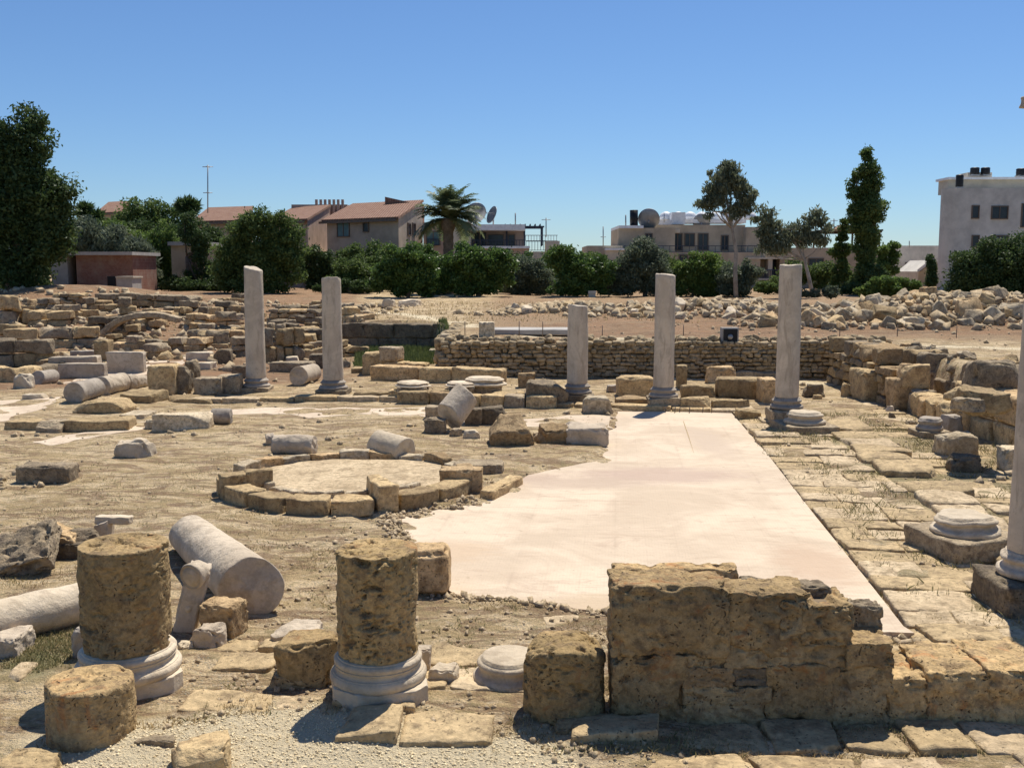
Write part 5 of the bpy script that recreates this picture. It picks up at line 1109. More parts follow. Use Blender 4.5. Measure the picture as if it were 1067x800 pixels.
# feathery date palm
def palm(px, pyb, pyc, Y, nf, fl, label, seed, tr=.2):
    g = random.Random(seed); c = at(px, pyc, Y); X = c[0]; z = gz(X, Y); t = empty('date_palm', (X, Y, z), label, 'palm'); loc = tuple(t.location)
    zs = np.linspace(z-.2, c[2], 26); a = Acc(); a.add(*tube([(X, Y, q) for q in zs], [tr*(1+.1*(k % 2)+(.35 if k > 21 else 0)) for k in range(26)], 12)); a.build('trunk', M['bark'], t, loc=loc)
    for k in range(nf):
        az = g.uniform(0, 6.283); el = R(g.uniform(-15, 86)); L = fl*g.uniform(.8, 1.1); a = Acc(); pts = []; p = np.array(c); dl = L/12; e = el
        for j in range(13):
            pts.append(p.copy()); p = p+dl*np.array([math.cos(az)*math.cos(e), math.sin(az)*math.cos(e), math.sin(e)]); e -= R(2+j*.62)
        a.add(*tube(pts, [.03*(1-j/14) for j in range(13)], 4), 0); VV = []
        for j in np.linspace(1.2, 11.9, 30):
            i_ = int(j); q0 = pts[i_]*(1-j+i_)+pts[min(i_+1, 12)]*(j-i_); tg = pts[min(i_+1, 12)]-pts[i_]; tg /= np.linalg.norm(tg); sd_ = np.cross(tg, [0, 0, 1]); sd_ /= np.linalg.norm(sd_)+1e-6
            ll = .6*math.sin(math.pi*min(max((j/12), .12), .96))**.6
            for s_ in (-1, 1):
                dr = sd_*s_*.8+tg*.5+np.array([0, 0, g.uniform(-.35, .1)]); q1 = q0+dr*ll; wv = tg*.045; VV += [q0-wv, q0+wv, q1+wv*.3, q1-wv*.3]
        a.add(np.array(VV), np.arange(len(VV)).reshape(-1, 4), 0, lv=np.full(len(VV)//4, g.random()*.9)); a.build('frond', M['l_palm'], t, loc=loc, lv=True, smooth=False)
palm(467, 318, 228, 62, 84, 2.45, 'feathery date palm standing between the beige house and the terrace', 3, .3)

# ------------------------------------------------------------------ buildings
def wallmat(name, c, var=.16): return plain(name, c, .9, var=var, sc=.9, bd=.01)
M['b_beige'] = wallmat('beige render', (.40, .33, .255)); M['b_pink'] = wallmat('pinkish render', (.43, .31, .245)); M['b_sand'] = wallmat('sand render', (.47, .385, .28))
M['b_white'] = wallmat('off white render', (.60, .56, .49)); M['b_cream'] = wallmat('cream render', (.56, .50, .40)); M['roofw'] = plain('white roof coating', (.8, .8, .8), .6, bd=0)
M['glass'] = plain('dark window glass', (.035, .045, .055), .12, bd=0); M['tglass'] = plain('teal curtained glass', (.11, .19, .20), .25, bd=0); M['frame'] = plain('brown window frame', (.16, .12, .09), .6, bd=0)
M['wframe'] = plain('white window frame', (.62, .62, .6), .5, bd=0); M['dmetal'] = plain('dark blue railing', (.05, .06, .09), .5, .3, bd=0); M['metal'] = plain('grey galvanised metal', (.32, .32, .32), .5, .6, bd=0)
M['black'] = plain('black plastic and shade', (.018, .018, .02), .45, bd=0); M['wood'] = plain('dark timber', (.10, .07, .045), .8); M['conc'] = plain('bare concrete', (.42, .39, .35), .9)
m, nt, b = newmat('terracotta roof tiles'); v = coords(nt, True)
wv = N(nt, 'ShaderNodeTexWave'); wv.inputs['Scale'].default_value = 1.6; wv.bands_direction = 'X'; nt.links.new(v, wv.inputs['Vector']); wv2 = N(nt, 'ShaderNodeTexWave'); wv2.inputs['Scale'].default_value = 1.; wv2.bands_direction = 'Y'; nt.links.new(v, wv2.inputs['Vector'])
nn_ = noise(nt, v, 2.5, 6, .75); c = mixc(nt, ramp(nt, nn_, .35, .65), (.25, .13, .085), (.36, .22, .15)); c = mixc(nt, ramp(nt, wv.outputs[1], 0, .5, .6, 0), c, (.13, .07, .05)); c = mixc(nt, ramp(nt, wv2.outputs[1], 0, .3, .4, 0), c, (.13, .07, .05))
nt.links.new(c, b.inputs['Base Color']); bump(nt, b, wv.outputs[1], .05); M['tiles'] = m
m, nt, b = newmat('red brick'); v = coords(nt); br = N(nt, 'ShaderNodeTexBrick'); br.inputs['Scale'].default_value = 4.5; br.inputs['Color1'].default_value = rgb((.20, .075, .05)); br.inputs['Color2'].default_value = rgb((.27, .12, .08)); br.inputs['Mortar'].default_value = rgb((.26, .21, .17))
mp = nt.nodes.new('ShaderNodeMapping'); mp.inputs['Rotation'].default_value = (R(90), 0, 0); nt.links.new(v, mp.inputs[0]); nt.links.new(mp.outputs[0], br.inputs['Vector']); c = mixc(nt, ramp(nt, noise(nt, v, 1.5, 6, .7), .4, .7), br.outputs[0], (.30, .2, .15)); nt.links.new(c, b.inputs['Base Color']); M['brick'] = m

class Fac:
    """a vertical facade through two plan points; pixel rectangles are measured on that plane"""
    def __init__(s, A, B): s.A = np.array(A[:2]); e = np.array(B[:2])-s.A; s.L = np.hypot(*e); s.e = e/s.L; s.n = np.array([s.e[1], -s.e[0]])
    def on(s, px, py):
        r = ray(px, py); o = -s.A; t = -(o@s.n)/(r[:2]@s.n); P = np.array([0, 0, HC])+r*t; return (P[:2]-s.A)@s.e, P[2]
    def box(s, acc, x0, y0, x1, y1, d0, d1, mi=0):
        u0, z1 = s.on(x0, y0); u1, z0 = s.on(x1, y1); s.rect(acc, u0, u1, z0, z1, d0, d1, mi)
    def rect(s, acc, u0, u1, z0, z1, d0, d1, mi=0):
        V, Fq = box(u0, u1, -d1, -d0, z0, z1); W = np.stack([s.A[0]+s.e[0]*V[:, 0]-s.n[0]*V[:, 1], s.A[1]+s.e[1]*V[:, 0]-s.n[1]*V[:, 1], V[:, 2]], 1)
        # local -y is outward: outward normal is s.n when facing the camera
        acc.add(W, Fq, mi)
def facade(A, B):
    f = Fac(A, B)
    if f.n@(-f.A) < 0: f.n = -f.n
    return f
def window(t, f, x0, y0, x1, y1, frame='frame', glass='glass', bars=1, sill=True):
    loc = tuple(t.location); u0, z1 = f.on(x0, y0); u1, z0 = f.on(x1, y1); a = Acc(); w = .07
    f.rect(a, u0-w, u0, z0-w, z1+w, -.02, .07); f.rect(a, u1, u1+w, z0-w, z1+w, -.02, .07); f.rect(a, u0, u1, z1, z1+w, -.02, .07); f.rect(a, u0, u1, z0-w, z0, -.02, .10)
    for k in range(bars): u = u0+(u1-u0)*(k+1)/(bars+1); f.rect(a, u-.03, u+.03, z0, z1, -.02, .055)
    w_ = a.build('window', M[frame], t, loc=loc, smooth=False); a = Acc(); f.rect(a, u0, u1, z0, z1, -.02, .02)
    p = a.build('pane', M[glass], None, loc=loc, smooth=False); p.parent = w_; p.location = (0, 0, 0)
def railing(t, f, x0, x1, yt, yb, off=.6, mat='dmetal', name='railing', sp=.22):
    a = Acc(); u0, z1 = f.on(x0, yt); u1, z0 = f.on(x1, yb); f.rect(a, u0, u1, z1-.05, z1, off, off+.05); f.rect(a, u0, u1, z0, z0+.04, off, off+.04); u = u0
    while u < u1: f.rect(a, u, u+.035, z0, z1, off, off+.035); u += sp
    a.build(name, M[mat], t, loc=tuple(t.location), smooth=False)
def bld(name, label, x, Y): X = at(x, 300, Y)[0]; return empty(name, (X, Y, gz(X, Y)), label, 'house' if 'house' in name else 'building')
def quad(acc, pts, th=.18, mi=0):
    P = np.array(pts, float); n = np.cross(P[1]-P[0], P[3]-P[0]); n /= np.linalg.norm(n); n = n if n[2] > 0 else -n; V = np.concatenate([P-n*th, P]); k = np.arange(4); k2 = (k+1) % 4
    acc.add(V, [np.stack([k, k2, k2+4, k+4], 1), np.array([[4, 5, 6, 7], [3, 2, 1, 0]])], mi)
def shed_house(name, label, pa, pb, pc, ya, yridge, mat, wins=(), side=(), seed=0):
    """pa, pb, pc: (px, Y) of front left, front right and rear right corners; single tiled slope rising to the back"""
    A = at(pa[0], 300, pa[1]); B = at(pb[0], 300, pb[1]); C = at(pc[0], 300, pc[1]); D = A+C-B; t = bld(name, label, (pa[0]+pb[0])/2, pa[1]); loc = tuple(t.location); g = t.location.z-.5
    ze = at(pb[0], ya, pb[1])[2]; zr = at(pc[0], yridge, pc[1])[2]; foot = [A[:2], B[:2], C[:2], D[:2]]; a = Acc(); V, Fs = prism(foot, g, [ze, ze, zr, zr]); a.add(V, Fs); a.build('wall', M[mat], t, loc=loc, smooth=False)
    e1 = (B-A)[:2]; e1 /= np.hypot(*e1); e2 = (C-B)[:2]; l2 = np.hypot(*e2); e2 /= l2; sl_ = (zr-ze)/l2; a = Acc()
    P = [np.array([*(A[:2]-e1*.4-e2*.4), ze-.4*sl_+.2]), np.array([*(B[:2]+e1*.12-e2*.4), ze-.4*sl_+.2]), np.array([*(C[:2]+e1*.12), zr+.2]), np.array([*(D[:2]-e1*.4), zr+.2])]
    quad(a, P, .16); a.build('roof', M['tiles'], t, loc=loc, smooth=False)
    a = Acc(); f = facade(A, B); f.rect(a, -.4, f.L+.12, ze-.4*sl_-.1, ze-.4*sl_+.06, .32, .44); a.build('gutter', M['frame'], t, loc=loc, smooth=False)
    fs = facade(B, C)
    for w in wins: window(t, f, *w[:4], **(w[4] if len(w) > 4 else {}))
    for w in side: window(t, fs, *w[:4], **(w[4] if len(w) > 4 else {}))
    return t, f, fs, (A, B, C, D, ze, zr)
t, f, fs, q = shed_house('apartment_house', 'beige house with a tiled slope and teal window left of the date palm', (342, 74), (416, 70), (441, 78), 228, 211, 'b_beige',
    [(352, 232, 364, 246, dict(glass='tglass')), (379, 233, 384, 241, dict(bars=0)), (352, 263, 364, 276, dict(glass='tglass')), (379, 264, 384, 273, dict(bars=0))], [(424.5, 233, 427.5, 245, dict(bars=0)), (429.5, 233, 432.5, 245, dict(bars=0))])
a = Acc(); A, B, C, D, ze, zr = q; k = A[:2]*.35+B[:2]*.65; rr = C-B; P0 = np.array([*(D[:2]*.48+C[:2]*.52), 0]); r1 = P0[:2]; r2 = C[:2]*.95+D[:2]*.05; e2 = rr[:2]/np.hypot(*rr[:2])
V, Fs = prism([r1-e2*1.6, r2-e2*1.2, r2+e2*2, r1+e2*2], zr-1.6, [zr+.45, zr-.15, zr-.1, zr+.5]); a.add(V, Fs); a.build('raised_roof', M['tiles'], t, loc=tuple(t.location), smooth=False)
t, f, fs, q = shed_house('apartment_house', 'brownish house with a tiled slope, middle of the three on the left', (284, 76), (322, 73), (345, 82), 230, 216, 'b_pink', [(300, 246, 306, 256), (290, 270, 300, 282)])
a = Acc(); fs.box(a, 322, 262, 340, 264, -.1, .5); a.build('ledge', M['b_cream'], t, loc=tuple(t.location), smooth=False)
a = Acc(); A, B, C, D, ze, zr = q; c = C[:2]*.6+D[:2]*.4
a.add(*box(c[0]-2.2, c[0]+2.4, c[1]+1, c[1]+4, zr-1.5, zr+.35))
for k in range(7): a.add(*box(c[0]-.2+k*.36, c[0]+k*.36, c[1]+.8, c[1]+1, zr-.5, zr+.75))
a.build('roof_turret', M['b_pink'], t, loc=tuple(t.location), smooth=False)
shed_house('village_house', 'small brown roofed house partly hidden behind the round tree', (206, 86), (252, 84), (266, 92), 231, 217, 'b_sand', [(214, 242, 220, 250)])
shed_house('village_house', 'distant hipped roof top behind the trees at the left', (106, 110), (128, 108), (140, 116), 222, 211, 'b_beige')
# beige gable wall glimpsed between trees
t = bld('village_house', 'narrow beige house end glimpsed between the trees left of the first column', 196, 68); a = Acc(); f = facade(at(176, 300, 68), at(215, 300, 68)); f.box(a, 178, 255, 214, 316, -4, 0); a.build('wall', M['b_sand'], t, loc=tuple(t.location), smooth=False)
a = Acc(); f.box(a, 176, 252, 216, 256, -4.2, .3); a.build('roof', M['conc'], t, loc=tuple(t.location), smooth=False); window(t, f, 196, 272, 203, 284)
# terrace building with white roof
Y = 76; t = bld('terrace_building', 'pinkish terrace building with a white flat roof and two dishes right of the palm', 515, Y); loc = tuple(t.location); f = facade(at(440, 300, Y), at(600, 300, Y)); a = Acc()
f.box(a, 441, 232, 470, 330, -6, -.0); f.box(a, 470, 231, 491, 330, -6, .4, 1); f.box(a, 491, 240, 546, 330, -6, -1.6); f.box(a, 491, 258, 551, 330, -1.6, .1, 0); f.box(a, 546, 262, 588, 330, -6, -.4, 1); f.box(a, 569, 251, 583, 330, -3, -.2, 1)
a.build('wall', [M['b_pink'], M['b_cream']], t, loc=loc, smooth=False)
a = Acc(); f.box(a, 489, 234, 547, 240, -6.2, .2); f.box(a, 497, 256.5, 552, 259, -1.6, .3); a.build('roof', M['roofw'], t, loc=loc, smooth=False)
window(t, f, 445, 242, 458, 255, glass='tglass'); f3 = facade(at(440, 300, Y-.42), at(600, 300, Y-.42)); window(t, f3, 480, 238, 486, 248)
f2 = facade(at(440, 300, Y+1.6), at(600, 300, Y+1.6))
for w in [(495, 243, 499, 257), (501, 243, 506, 257), (509, 245, 524, 258), (530, 245, 536, 257)]: window(t, f2, *w, bars=0)
railing(t, f, 492, 546, 250, 258, .1); railing(t, f, 548, 571, 251, 261, -.35); railing(t, f, 445, 458, 249, 256, .15, sp=.12)
def pergola(name, label, x0, x1, y, yb, Y, mat='dmetal', dep=2.5):
    t_ = bld(name, label, (x0+x1)/2, Y); t_['category'] = 'pergola'; f = facade(at(x0, 300, Y), at(x1, 300, Y)); a = Acc(); u0, z = f.on(x0, y); u1, zb_ = f.on(x1, yb)
    for u in (u0+.15, (u0+u1)/2, u1-.15):
        for d in (0, -dep): f.rect(a, u-.06, u+.06, zb_, z, d-.06, d+.06)
    a.build('posts', M[mat], t_, loc=tuple(t_.location), smooth=False); a = Acc(); f.rect(a, u0, u1, z-.12, z, 0, .1); f.rect(a, u0, u1, z-.12, z, -dep-.1, -dep); u = u0
    while u < u1: f.rect(a, u, u+.08, z+.002, z+.14, -dep-.3, .35); u += .38
    a.build('slats', M[mat], t_, loc=tuple(t_.location), smooth=False)
pergola('roof_pergola', 'dark slatted pergola on the roof right of the two dishes', 526, 567, 235.5, 256, 77.5)
railing(t, f, 548, 583, 243.5, 250, -3.2, 'metal', 'far_railing')
def dish(px, py, Y, r, label, az, el, base):
    c = at(px, py, Y); zb_ = base; t_ = empty('satellite_dish', (c[0], c[1], zb_), label, 'satellite dish', 'rooftop satellite dishes'); a = Acc()
    pr = [(r*k/10, (k/10)**2*r*.24) for k in range(11)]; pr = [(max(q[0], .01), q[1]) for q in pr]+[(max(r*k/10, .01), (k/10)**2*r*.24-.04) for k in range(10, -1, -1)]
    V, Fs = lathe(pr, 32, cap=False); Mx = np.array(Matrix.Translation([float(v) for v in c])@Matrix.Rotation(az, 4, 'Z')@Matrix.Rotation(el, 4, 'X')); a.add(V, Fs, 0, Mx); a.build('reflector', M['metal'], t_, loc=tuple(t_.location))
    a = Acc(); a.add(*tube([(c[0], c[1], zb_), (c[0], c[1], c[2])], .06, 8)); tip = (Mx@np.array([0, 0, r*1.0, 1]))[:3]; rim = (Mx@np.array([r*.9, 0, r*.2, 1]))[:3]; rim2 = (Mx@np.array([-r*.9, 0, r*.2, 1]))[:3]; a.add(*tube([rim, tip, rim2], .02, 5)); a.build('mount', M['metal'], t_, loc=tuple(t_.location))
zt_ = at(500, 234, Y)[2]
dish(496, 223, 77, .85, 'larger satellite dish behind the palm fronds on the white roof', R(200), R(62), zt_); dish(514, 224.5, 76.5, .68, 'thin edge on satellite dish on the white roof', R(-62), R(70), zt_)
# stepped beige building
Y = 78; t = bld('apartment_building', 'long stepped beige apartment building in the middle distance', 720, Y); loc = tuple(t.location); f = facade(at(612, 300, Y), at(985, 300, Y)); a = Acc()
f.box(a, 612, 256, 648, 330, -6, 0); f.box(a, 630, 261, 650, 330, 0, .6, 1); f.box(a, 646, 237, 704, 330, -7, -1.0); f.box(a, 675, 233, 781, 330, -7, -2.2); f.box(a, 648, 263, 790, 330, -3, .2); f.box(a, 781, 236, 800, 330, -6, -1); f.box(a, 778, 262, 870, 330, -6, -1.6)
f.box(a, 815, 258, 925, 330, -6, -.6); f.box(a, 690, 238, 712, 242, -2.2, -1.5, 1)
f.box(a, 776, 290, 815, 292, -1.6, .3, 1); f.box(a, 776, 268, 815, 270, -1.6, .3, 1); f.box(a, 776, 270, 779, 316, -1.6, .25, 1); f.box(a, 800, 270, 803, 316, -1.6, .2, 1)
a.build('wall', [M['b_sand'], M['b_cream']], t, loc=loc, smooth=False)
a = Acc(); f.box(a, 646, 234.5, 672, 237.5, -7, -.8); f.box(a, 630, 259, 651, 261, 0, .8); f.box(a, 707, 219, 721, 232, -5, -3); f.box(a, 692, 227, 708, 233, -5, -3.5); f.box(a, 722, 226, 790, 230, -6, -4); a.build('roof', M['roofw'], t, loc=loc, smooth=False)
for k in range(8):
    P = f.on(698+k*12, 228); a = Acc(); V, Fs = lathe([(.01, 0), (.55, 0), (.55, .25), (.42, .5), (.2, .62), (.01, .66)], 16); c = at(694+k*12.5, 229, Y+5); a.add(V, Fs, 0, RM(loc=c)); a.build('roof_dome', M['roofw'], t, loc=loc)
fa = facade(at(612, 300, Y+1), at(985, 300, Y+1)); fb = facade(at(612, 300, Y+2.2), at(985, 300, Y+2.2)); fc = facade(at(612, 300, Y-.2), at(985, 300, Y-.2)); fd = facade(at(612, 300, Y+1.6), at(985, 300, Y+1.6)); fe = facade(at(612, 300, Y+.6), at(985, 300, Y+.6))
for w in [(673, 244, 679, 254), ]: window(t, fa, *w)
for w in [(702, 244, 710, 260), (714, 244, 723, 256), (728, 244, 737, 260), (752, 246, 758, 260), (683, 246, 689, 259)]: window(t, fb, *w, glass='glass')
window(t, fc, 708, 266, 716, 272); window(t, fc, 631, 270, 640, 278); window(t, fc, 660, 272, 668, 284)
for w in [(780, 271, 798, 289), (780, 294, 798, 312), (804, 271, 813, 289), (804, 294, 813, 312)]: window(t, fd, *w)
window(t, fe, 843, 270, 857, 284); window(t, fe, 862, 280, 869, 292); window(t, fe, 822, 272, 832, 286); window(t, fe, 822, 296, 832, 310)
railing(t, f, 650, 790, 256, 263, .1, 'dmetal', sp=.5); railing(t, f, 779, 812, 281, 290, .25, sp=.12)
pergola('roof_pergola', 'dark timber pergola on the flat roof behind the poplars', 858, 918, 241, 258, 81, 'wood', 3)
a = Acc(); c = at(888, 236, 82); P = [at(868, 239, 80), at(910, 239, 80), at(900, 234.5, 84), at(874, 234.5, 84)]; quad(a, P, .15); tb = empty('roof_canopy', P[0], 'pinkish tiled canopy above the timber pergola', 'canopy'); a.build('tiles', M['tiles'], tb, loc=tuple(tb.location), smooth=False)
dish(676, 229, 79.5, .85, 'round satellite dish on the stepped beige building', R(170), R(70), at(676, 233, 79.5)[2]); dish(731, 232, 82, .7, 'small satellite dish half hidden by the eucalyptus', R(170), R(70), at(731, 236, 82)[2])
def thinpole(name, px, y0, y1, Y, r, label, mat='metal', arms=()):
    p1 = at(px, y0, Y); p0 = at(px, y1, Y); tt = empty(name, p0, label, 'antenna' if 'antenna' in name else 'chimney' if 'chim' in name else 'post'); a = Acc(); a.add(*tube([p0, p1], r, 8)); a.build('mast', M[mat], tt, loc=tuple(tt.location))
    for y, w in arms:
        c = at(px, y, Y); a = Acc(); a.add(*tube([c-np.array([w, 0, 0]), c+np.array([w, 0, 0])], r*.6, 6)); a.add(*tube([c-np.array([0, w, 0]), c+np.array([0, w, .0])], r*.6, 6)); a.build('crossbar', M[mat], tt, loc=tuple(tt.location))
thinpole('antenna_mast', 216.5, 172, 222, 88, .05, 'tall thin antenna mast above the small brown roofed house', arms=((174, .45), (201, .4)))
thinpole('chimney_flue', 660.5, 219, 235, 79.5, .32, 'dark green chimney flue on the stepped beige building', 'black')
thinpole('antenna_mast', 652, 224, 236, 79, .05, 'short thin mast left of the dark chimney flue')
thinpole('antenna_mast', 628.5, 236, 257, 79, .04, 'slim mast on the low left end of the beige building', arms=((247, .2),))
thinpole('antenna_mast', 569, 227, 247, 80, .04, 'slim mast right of the dark slatted pergola', arms=((229, .35),))
thinpole('antenna_mast', 537, 222, 236, 80, .05, 'short post above the dark slatted pergola')
thinpole('antenna_mast', 692, 222, 232, 80, .03, 'hair thin mast between round dish and white roof blocks')
thinpole('antenna_mast', 869, 228, 242, 81, .04, 'slim mast above the timber pergola', arms=((230, .3),))
thinpole('antenna_mast', 947.5, 251, 258, 90, .04, 'tiny mast on the low white building')
# low white building, gabled white house
Y = 92; t = bld('white_building', 'low off white building between the poplars and the apartment block', 950, Y); loc = tuple(t.location); f = facade(at(920, 300, Y), at(1000, 300, Y)); a = Acc()
f.box(a, 925, 256, 990, 330, -8, 0); a.build('wall', M['b_white'], t, loc=loc, smooth=False)
for w in [(944, 274, 948, 281), (950.5, 274, 955, 281), (937, 288, 942, 296)]: window(t, f, *w, bars=0)
t = bld('gabled_house', 'small cream house with a white gable behind the cypress', 975, 84); loc = tuple(t.location); f = facade(at(950, 300, 84), at(1000, 300, 84)); a = Acc(); f.box(a, 957, 283, 992, 330, -6, 0, 0); a.build('wall', M['b_cream'], t, loc=loc, smooth=False)
a = Acc(); quad(a, [at(956, 281, 83.6), at(973, 268, 83.6), at(973, 268, 90), at(956, 281, 90)], .2); quad(a, [at(973, 268, 83.6), at(990, 281, 83.6), at(990, 281, 90), at(973, 268, 90)], .2); a.build('roof', M['roofw'], t, loc=loc, smooth=False)
a = Acc(); z0 = at(957, 283.2, 84)[2]; P = [at(959, 283, 84), at(988, 283, 84), at(973, 271, 84)]; P2 = [p+np.array([0, 5, 0]) for p in P]; a.add(np.array(P+P2), [np.array([[0, 1, 2], [5, 4, 3]]), np.array([[0, 3, 4, 1], [1, 4, 5, 2], [2, 5, 3, 0]])]); a.build('gable', M['b_white'], t, loc=loc, smooth=False)
for w in [(978, 297, 982, 304), (985, 297, 989, 304)]: window(t, f, *w, bars=0)
# white apartment block with rounded corner
Y = 70; t = bld('apartment_block', 'tall off white apartment block with a rounded corner at the right edge', 1035, Y); loc = tuple(t.location); f = facade(at(981, 300, Y), at(1120, 300, Y))
A = at(981.5, 300, Y); B = at(1130, 300, Y); foot = [(A[0]+.9*(1-math.sin(k*math.pi/16)), Y+.9*(1-math.cos(k*math.pi/16))) for k in range(8, -1, -1)][::1]; foot = foot+[(B[0], Y)]
RLx = at(983, 300, Y+14)[0]+.4
foot = [(A[0], Y+.9)]+[(A[0]+.9*(1-math.cos(q)), Y+.9*(1-math.sin(q))) for q in np.linspace(0, math.pi/2, 8)[1:]]+[(B[0], Y), (B[0], Y+14), (RLx, Y+14)]
V, Fs = prism(foot, t.location.z-.5, at(1000, 196, Y)[2]); a = Acc(); a.add(V, Fs); a.build('wall', M['b_white'], t, loc=loc, smooth=False)
a = Acc(); f.box(a, 1005, 183, 1130, 199, -4.2, -2.5); f.box(a, 1036, 174, 1062, 186, -6, -4); a.build('penthouse', M['b_cream'], t, loc=loc, smooth=False); a = Acc(); f.box(a, 1003, 181.5, 1130, 184, -4.4, -2.2); a.build('parapet', M['roofw'], t, loc=loc, smooth=False)
for w in [(1013.5, 215, 1019, 227, dict(bars=0)), (1034, 215.5, 1049, 227.5, {}), (1013.5, 246, 1019, 257, dict(bars=0)), (1034, 246, 1049, 257, {}), (1065.5, 213, 1080, 236, {}), (1065, 246, 1080, 262, {})]: window(t, f, *w[:4], **w[4])
for k, (px, y0, y1, w, Yk) in enumerate([(1015.5, 174.5, 183, .62, 73.5), (1026.5, 174.5, 183, .62, 73.5), (999.5, 182, 196, .5, 71.2), (1064, 175.5, 184, .7, 73.5)]):
    c = at(px, y1, Yk); h = at(px, y0, Yk)[2]-c[2]; tt = empty('water_tank', c, ['first black water tank from the left on the penthouse roof', 'second black water tank from the left on the penthouse roof', 'tall black water tank on the lower roof corner', 'black water tank at the right end of the penthouse roof'][k], 'water tank', 'rooftop water tanks')
    V, Fs = lathe([(.02, .06), (w*.5, .06), (w*.52, h*.1), (w*.5, h*.3), (w*.52, h*.5), (w*.5, h*.7), (w*.52, h*.9), (w*.4, h*.98), (.02, h)], 20); a = Acc(); a.add(V, Fs, 0, RM(loc=c)); a.build('tank', M['black'], tt, loc=tuple(tt.location)); a = Acc(); a.add(*box(c[0]-w*.45, c[0]+w*.45, c[1]-w*.45, c[1]+w*.45, c[2]-.02, c[2]+.07)); a.build('stand', M['metal'], tt, loc=tuple(tt.location), smooth=False)
# brick shed
Y = 60; t = bld('brick_shed', 'low red brick shed with a flat grey roof at the left', 108, Y); t['category'] = 'shed'; loc = tuple(t.location); f = facade(at(55, 300, Y), at(140, 300, Y)); a = Acc(); f.box(a, 79, 266, 139.5, 306, -4, 0); a.build('wall', M['brick'], t, loc=loc, smooth=False)
a = Acc(); f.box(a, 53, 262.5, 141, 266, -4.3, .5); a.build('roof', M['conc'], t, loc=loc, smooth=False); a = Acc(); f.box(a, 52, 267, 71, 308, -4, -.1); f.box(a, 84, 297, 112, 306, 0, .15); a.build('side_wall', M['conc'], t, loc=loc, smooth=False); a = Acc(); f.box(a, 71, 266, 79, 306, -4, -1.2); f.box(a, 112, 288, 121, 306, 0, .04); a.build('opening_shade', M['black'], t, loc=loc, smooth=False)  # last two boxes: solid black, painting the shade inside the shed openings
t = empty('concrete_block', at(130, 306, 57), 'pale upright concrete block in front of the brick shed', 'block'); a = Acc(); f = facade(at(121, 300, 57), at(139, 300, 57)); f.box(a, 121, 289, 138.5, 308, -1.4, 0); a.build('body', M['conc'], t, loc=tuple(t.location), smooth=False); a = Acc(); f.box(a, 120.5, 288, 139, 289.5, -1.5, .05); a.build('coping', M['b_cream'], t, loc=tuple(t.location), smooth=False)
# low things under the orchard
t = empty('garden_wall', at(462, 318, 58), 'long low white wall under the orchard trees', 'wall'); a = Acc(); f = facade(at(440, 300, 58), at(480, 300, 58)); f.box(a, 440, 314, 482, 321, -.3, 0); a.build('body', M['b_white'], t, loc=tuple(t.location), smooth=False)
t = empty('gate_pier', at(484, 319, 57), 'cream square pier at the end of the low white wall', 'pier'); a = Acc(); f = facade(at(477, 300, 57), at(493, 300, 57)); f.box(a, 477, 305, 492.5, 322, -.8, 0); a.build('body', M['b_cream'], t, loc=tuple(t.location), smooth=False)
t = empty('garden_box', at(617, 312, 56), 'small cream meter box under the pointed citrus tree', 'box'); a = Acc(); f = facade(at(612, 300, 56), at(622, 300, 56)); f.box(a, 613, 303, 621, 306, -.5, .04); f.box(a, 613.6, 306, 620.4, 315, -.45, 0); a.build('body', M['b_cream'], t, loc=tuple(t.location), smooth=False)
for x0, x1, y0, y1, l in [(396, 411, 312, 320, 'small white heap of stone under the first citrus tree, left one'), (414, 440, 312, 319, 'wider white heap of stone under the first citrus tree')]: 
    c = at((x0+x1)/2, y1, 54); rock('white_heap', x0, x1, y0, y1, l, 'stone', 'marble', 'rock', z0=gz(c[0], c[1]), D=1., n=9)
# floodlight box on the terrace edge
Y = 24.62; p0 = at(761, 359, Y); t = empty('floodlight', p0, 'dark square floodlight box standing on the rubble wall', 'floodlight'); f = facade(at(752, 300, Y), at(770, 300, Y)); loc = tuple(t.location)
a = Acc(); f.box(a, 752.5, 341.5, 769.5, 359.5, -.25, 0); a.build('housing', M['conc'], t, loc=loc, smooth=False); a = Acc(); f.box(a, 754, 343, 768, 358, .002, .02); a.build('front_grille', M['black'], t, loc=loc, smooth=False)
V, Fs = lathe([(.01, 0), (.068, 0), (.06, .03), (.01, .04)], 24); c = at(761, 351, Y-.03); a = Acc(); a.add(V, Fs, 0, RM(0, R(90), 0, loc=c)); a.build('lens', M['metal'], t, loc=loc)
a = Acc(); p = GT(545, 353); P, Fq = stone(2.1, 1.2, .13, 8, 5, .1, .01); a.add(P, Fq, 0, RM(loc=(at(553, 352, 26.6)[0], 26.8, gz(.5, 26.8)+.02))); tag(a.build('concrete_slab', M['conc'], loc=(.5, 26.8, .9)), 'long flat concrete slab on the terrace above the rubble wall', 'slab')
for k, (px, y0, y1) in enumerate([(484.5, 335, 350), (541, 335, 348), (565.5, 335, 350), (627.5, 343, 356), (712, 340, 355), (874.5, 348, 362), (934.5, 345, 361), (996, 352, 362), (605, 338, 352)]):
    q = at(px, y1, 26); z = gz(q[0], 26); tt = at(px, y0, 26)[2]; a = Acc(); a.add(*tube([(q[0], 26, z-.1), (q[0], 26, max(tt, z+.3))], .011, 6)); tag(a.build('marker_rod', M['frame'], loc=(float(q[0]), 26., z)), 'thin rusty rod stuck in the terrace, ' + ['left of the pale pillar stone', 'above the middle of the concrete slab', 'near the right end of the concrete slab', 'between the shortest and the flat topped column', 'just right of the flat topped column', 'right of the tallest column', 'in front of the large rubble heap', 'above the upper rear wall at the right', 'just behind the shortest column'][k], 'rod')
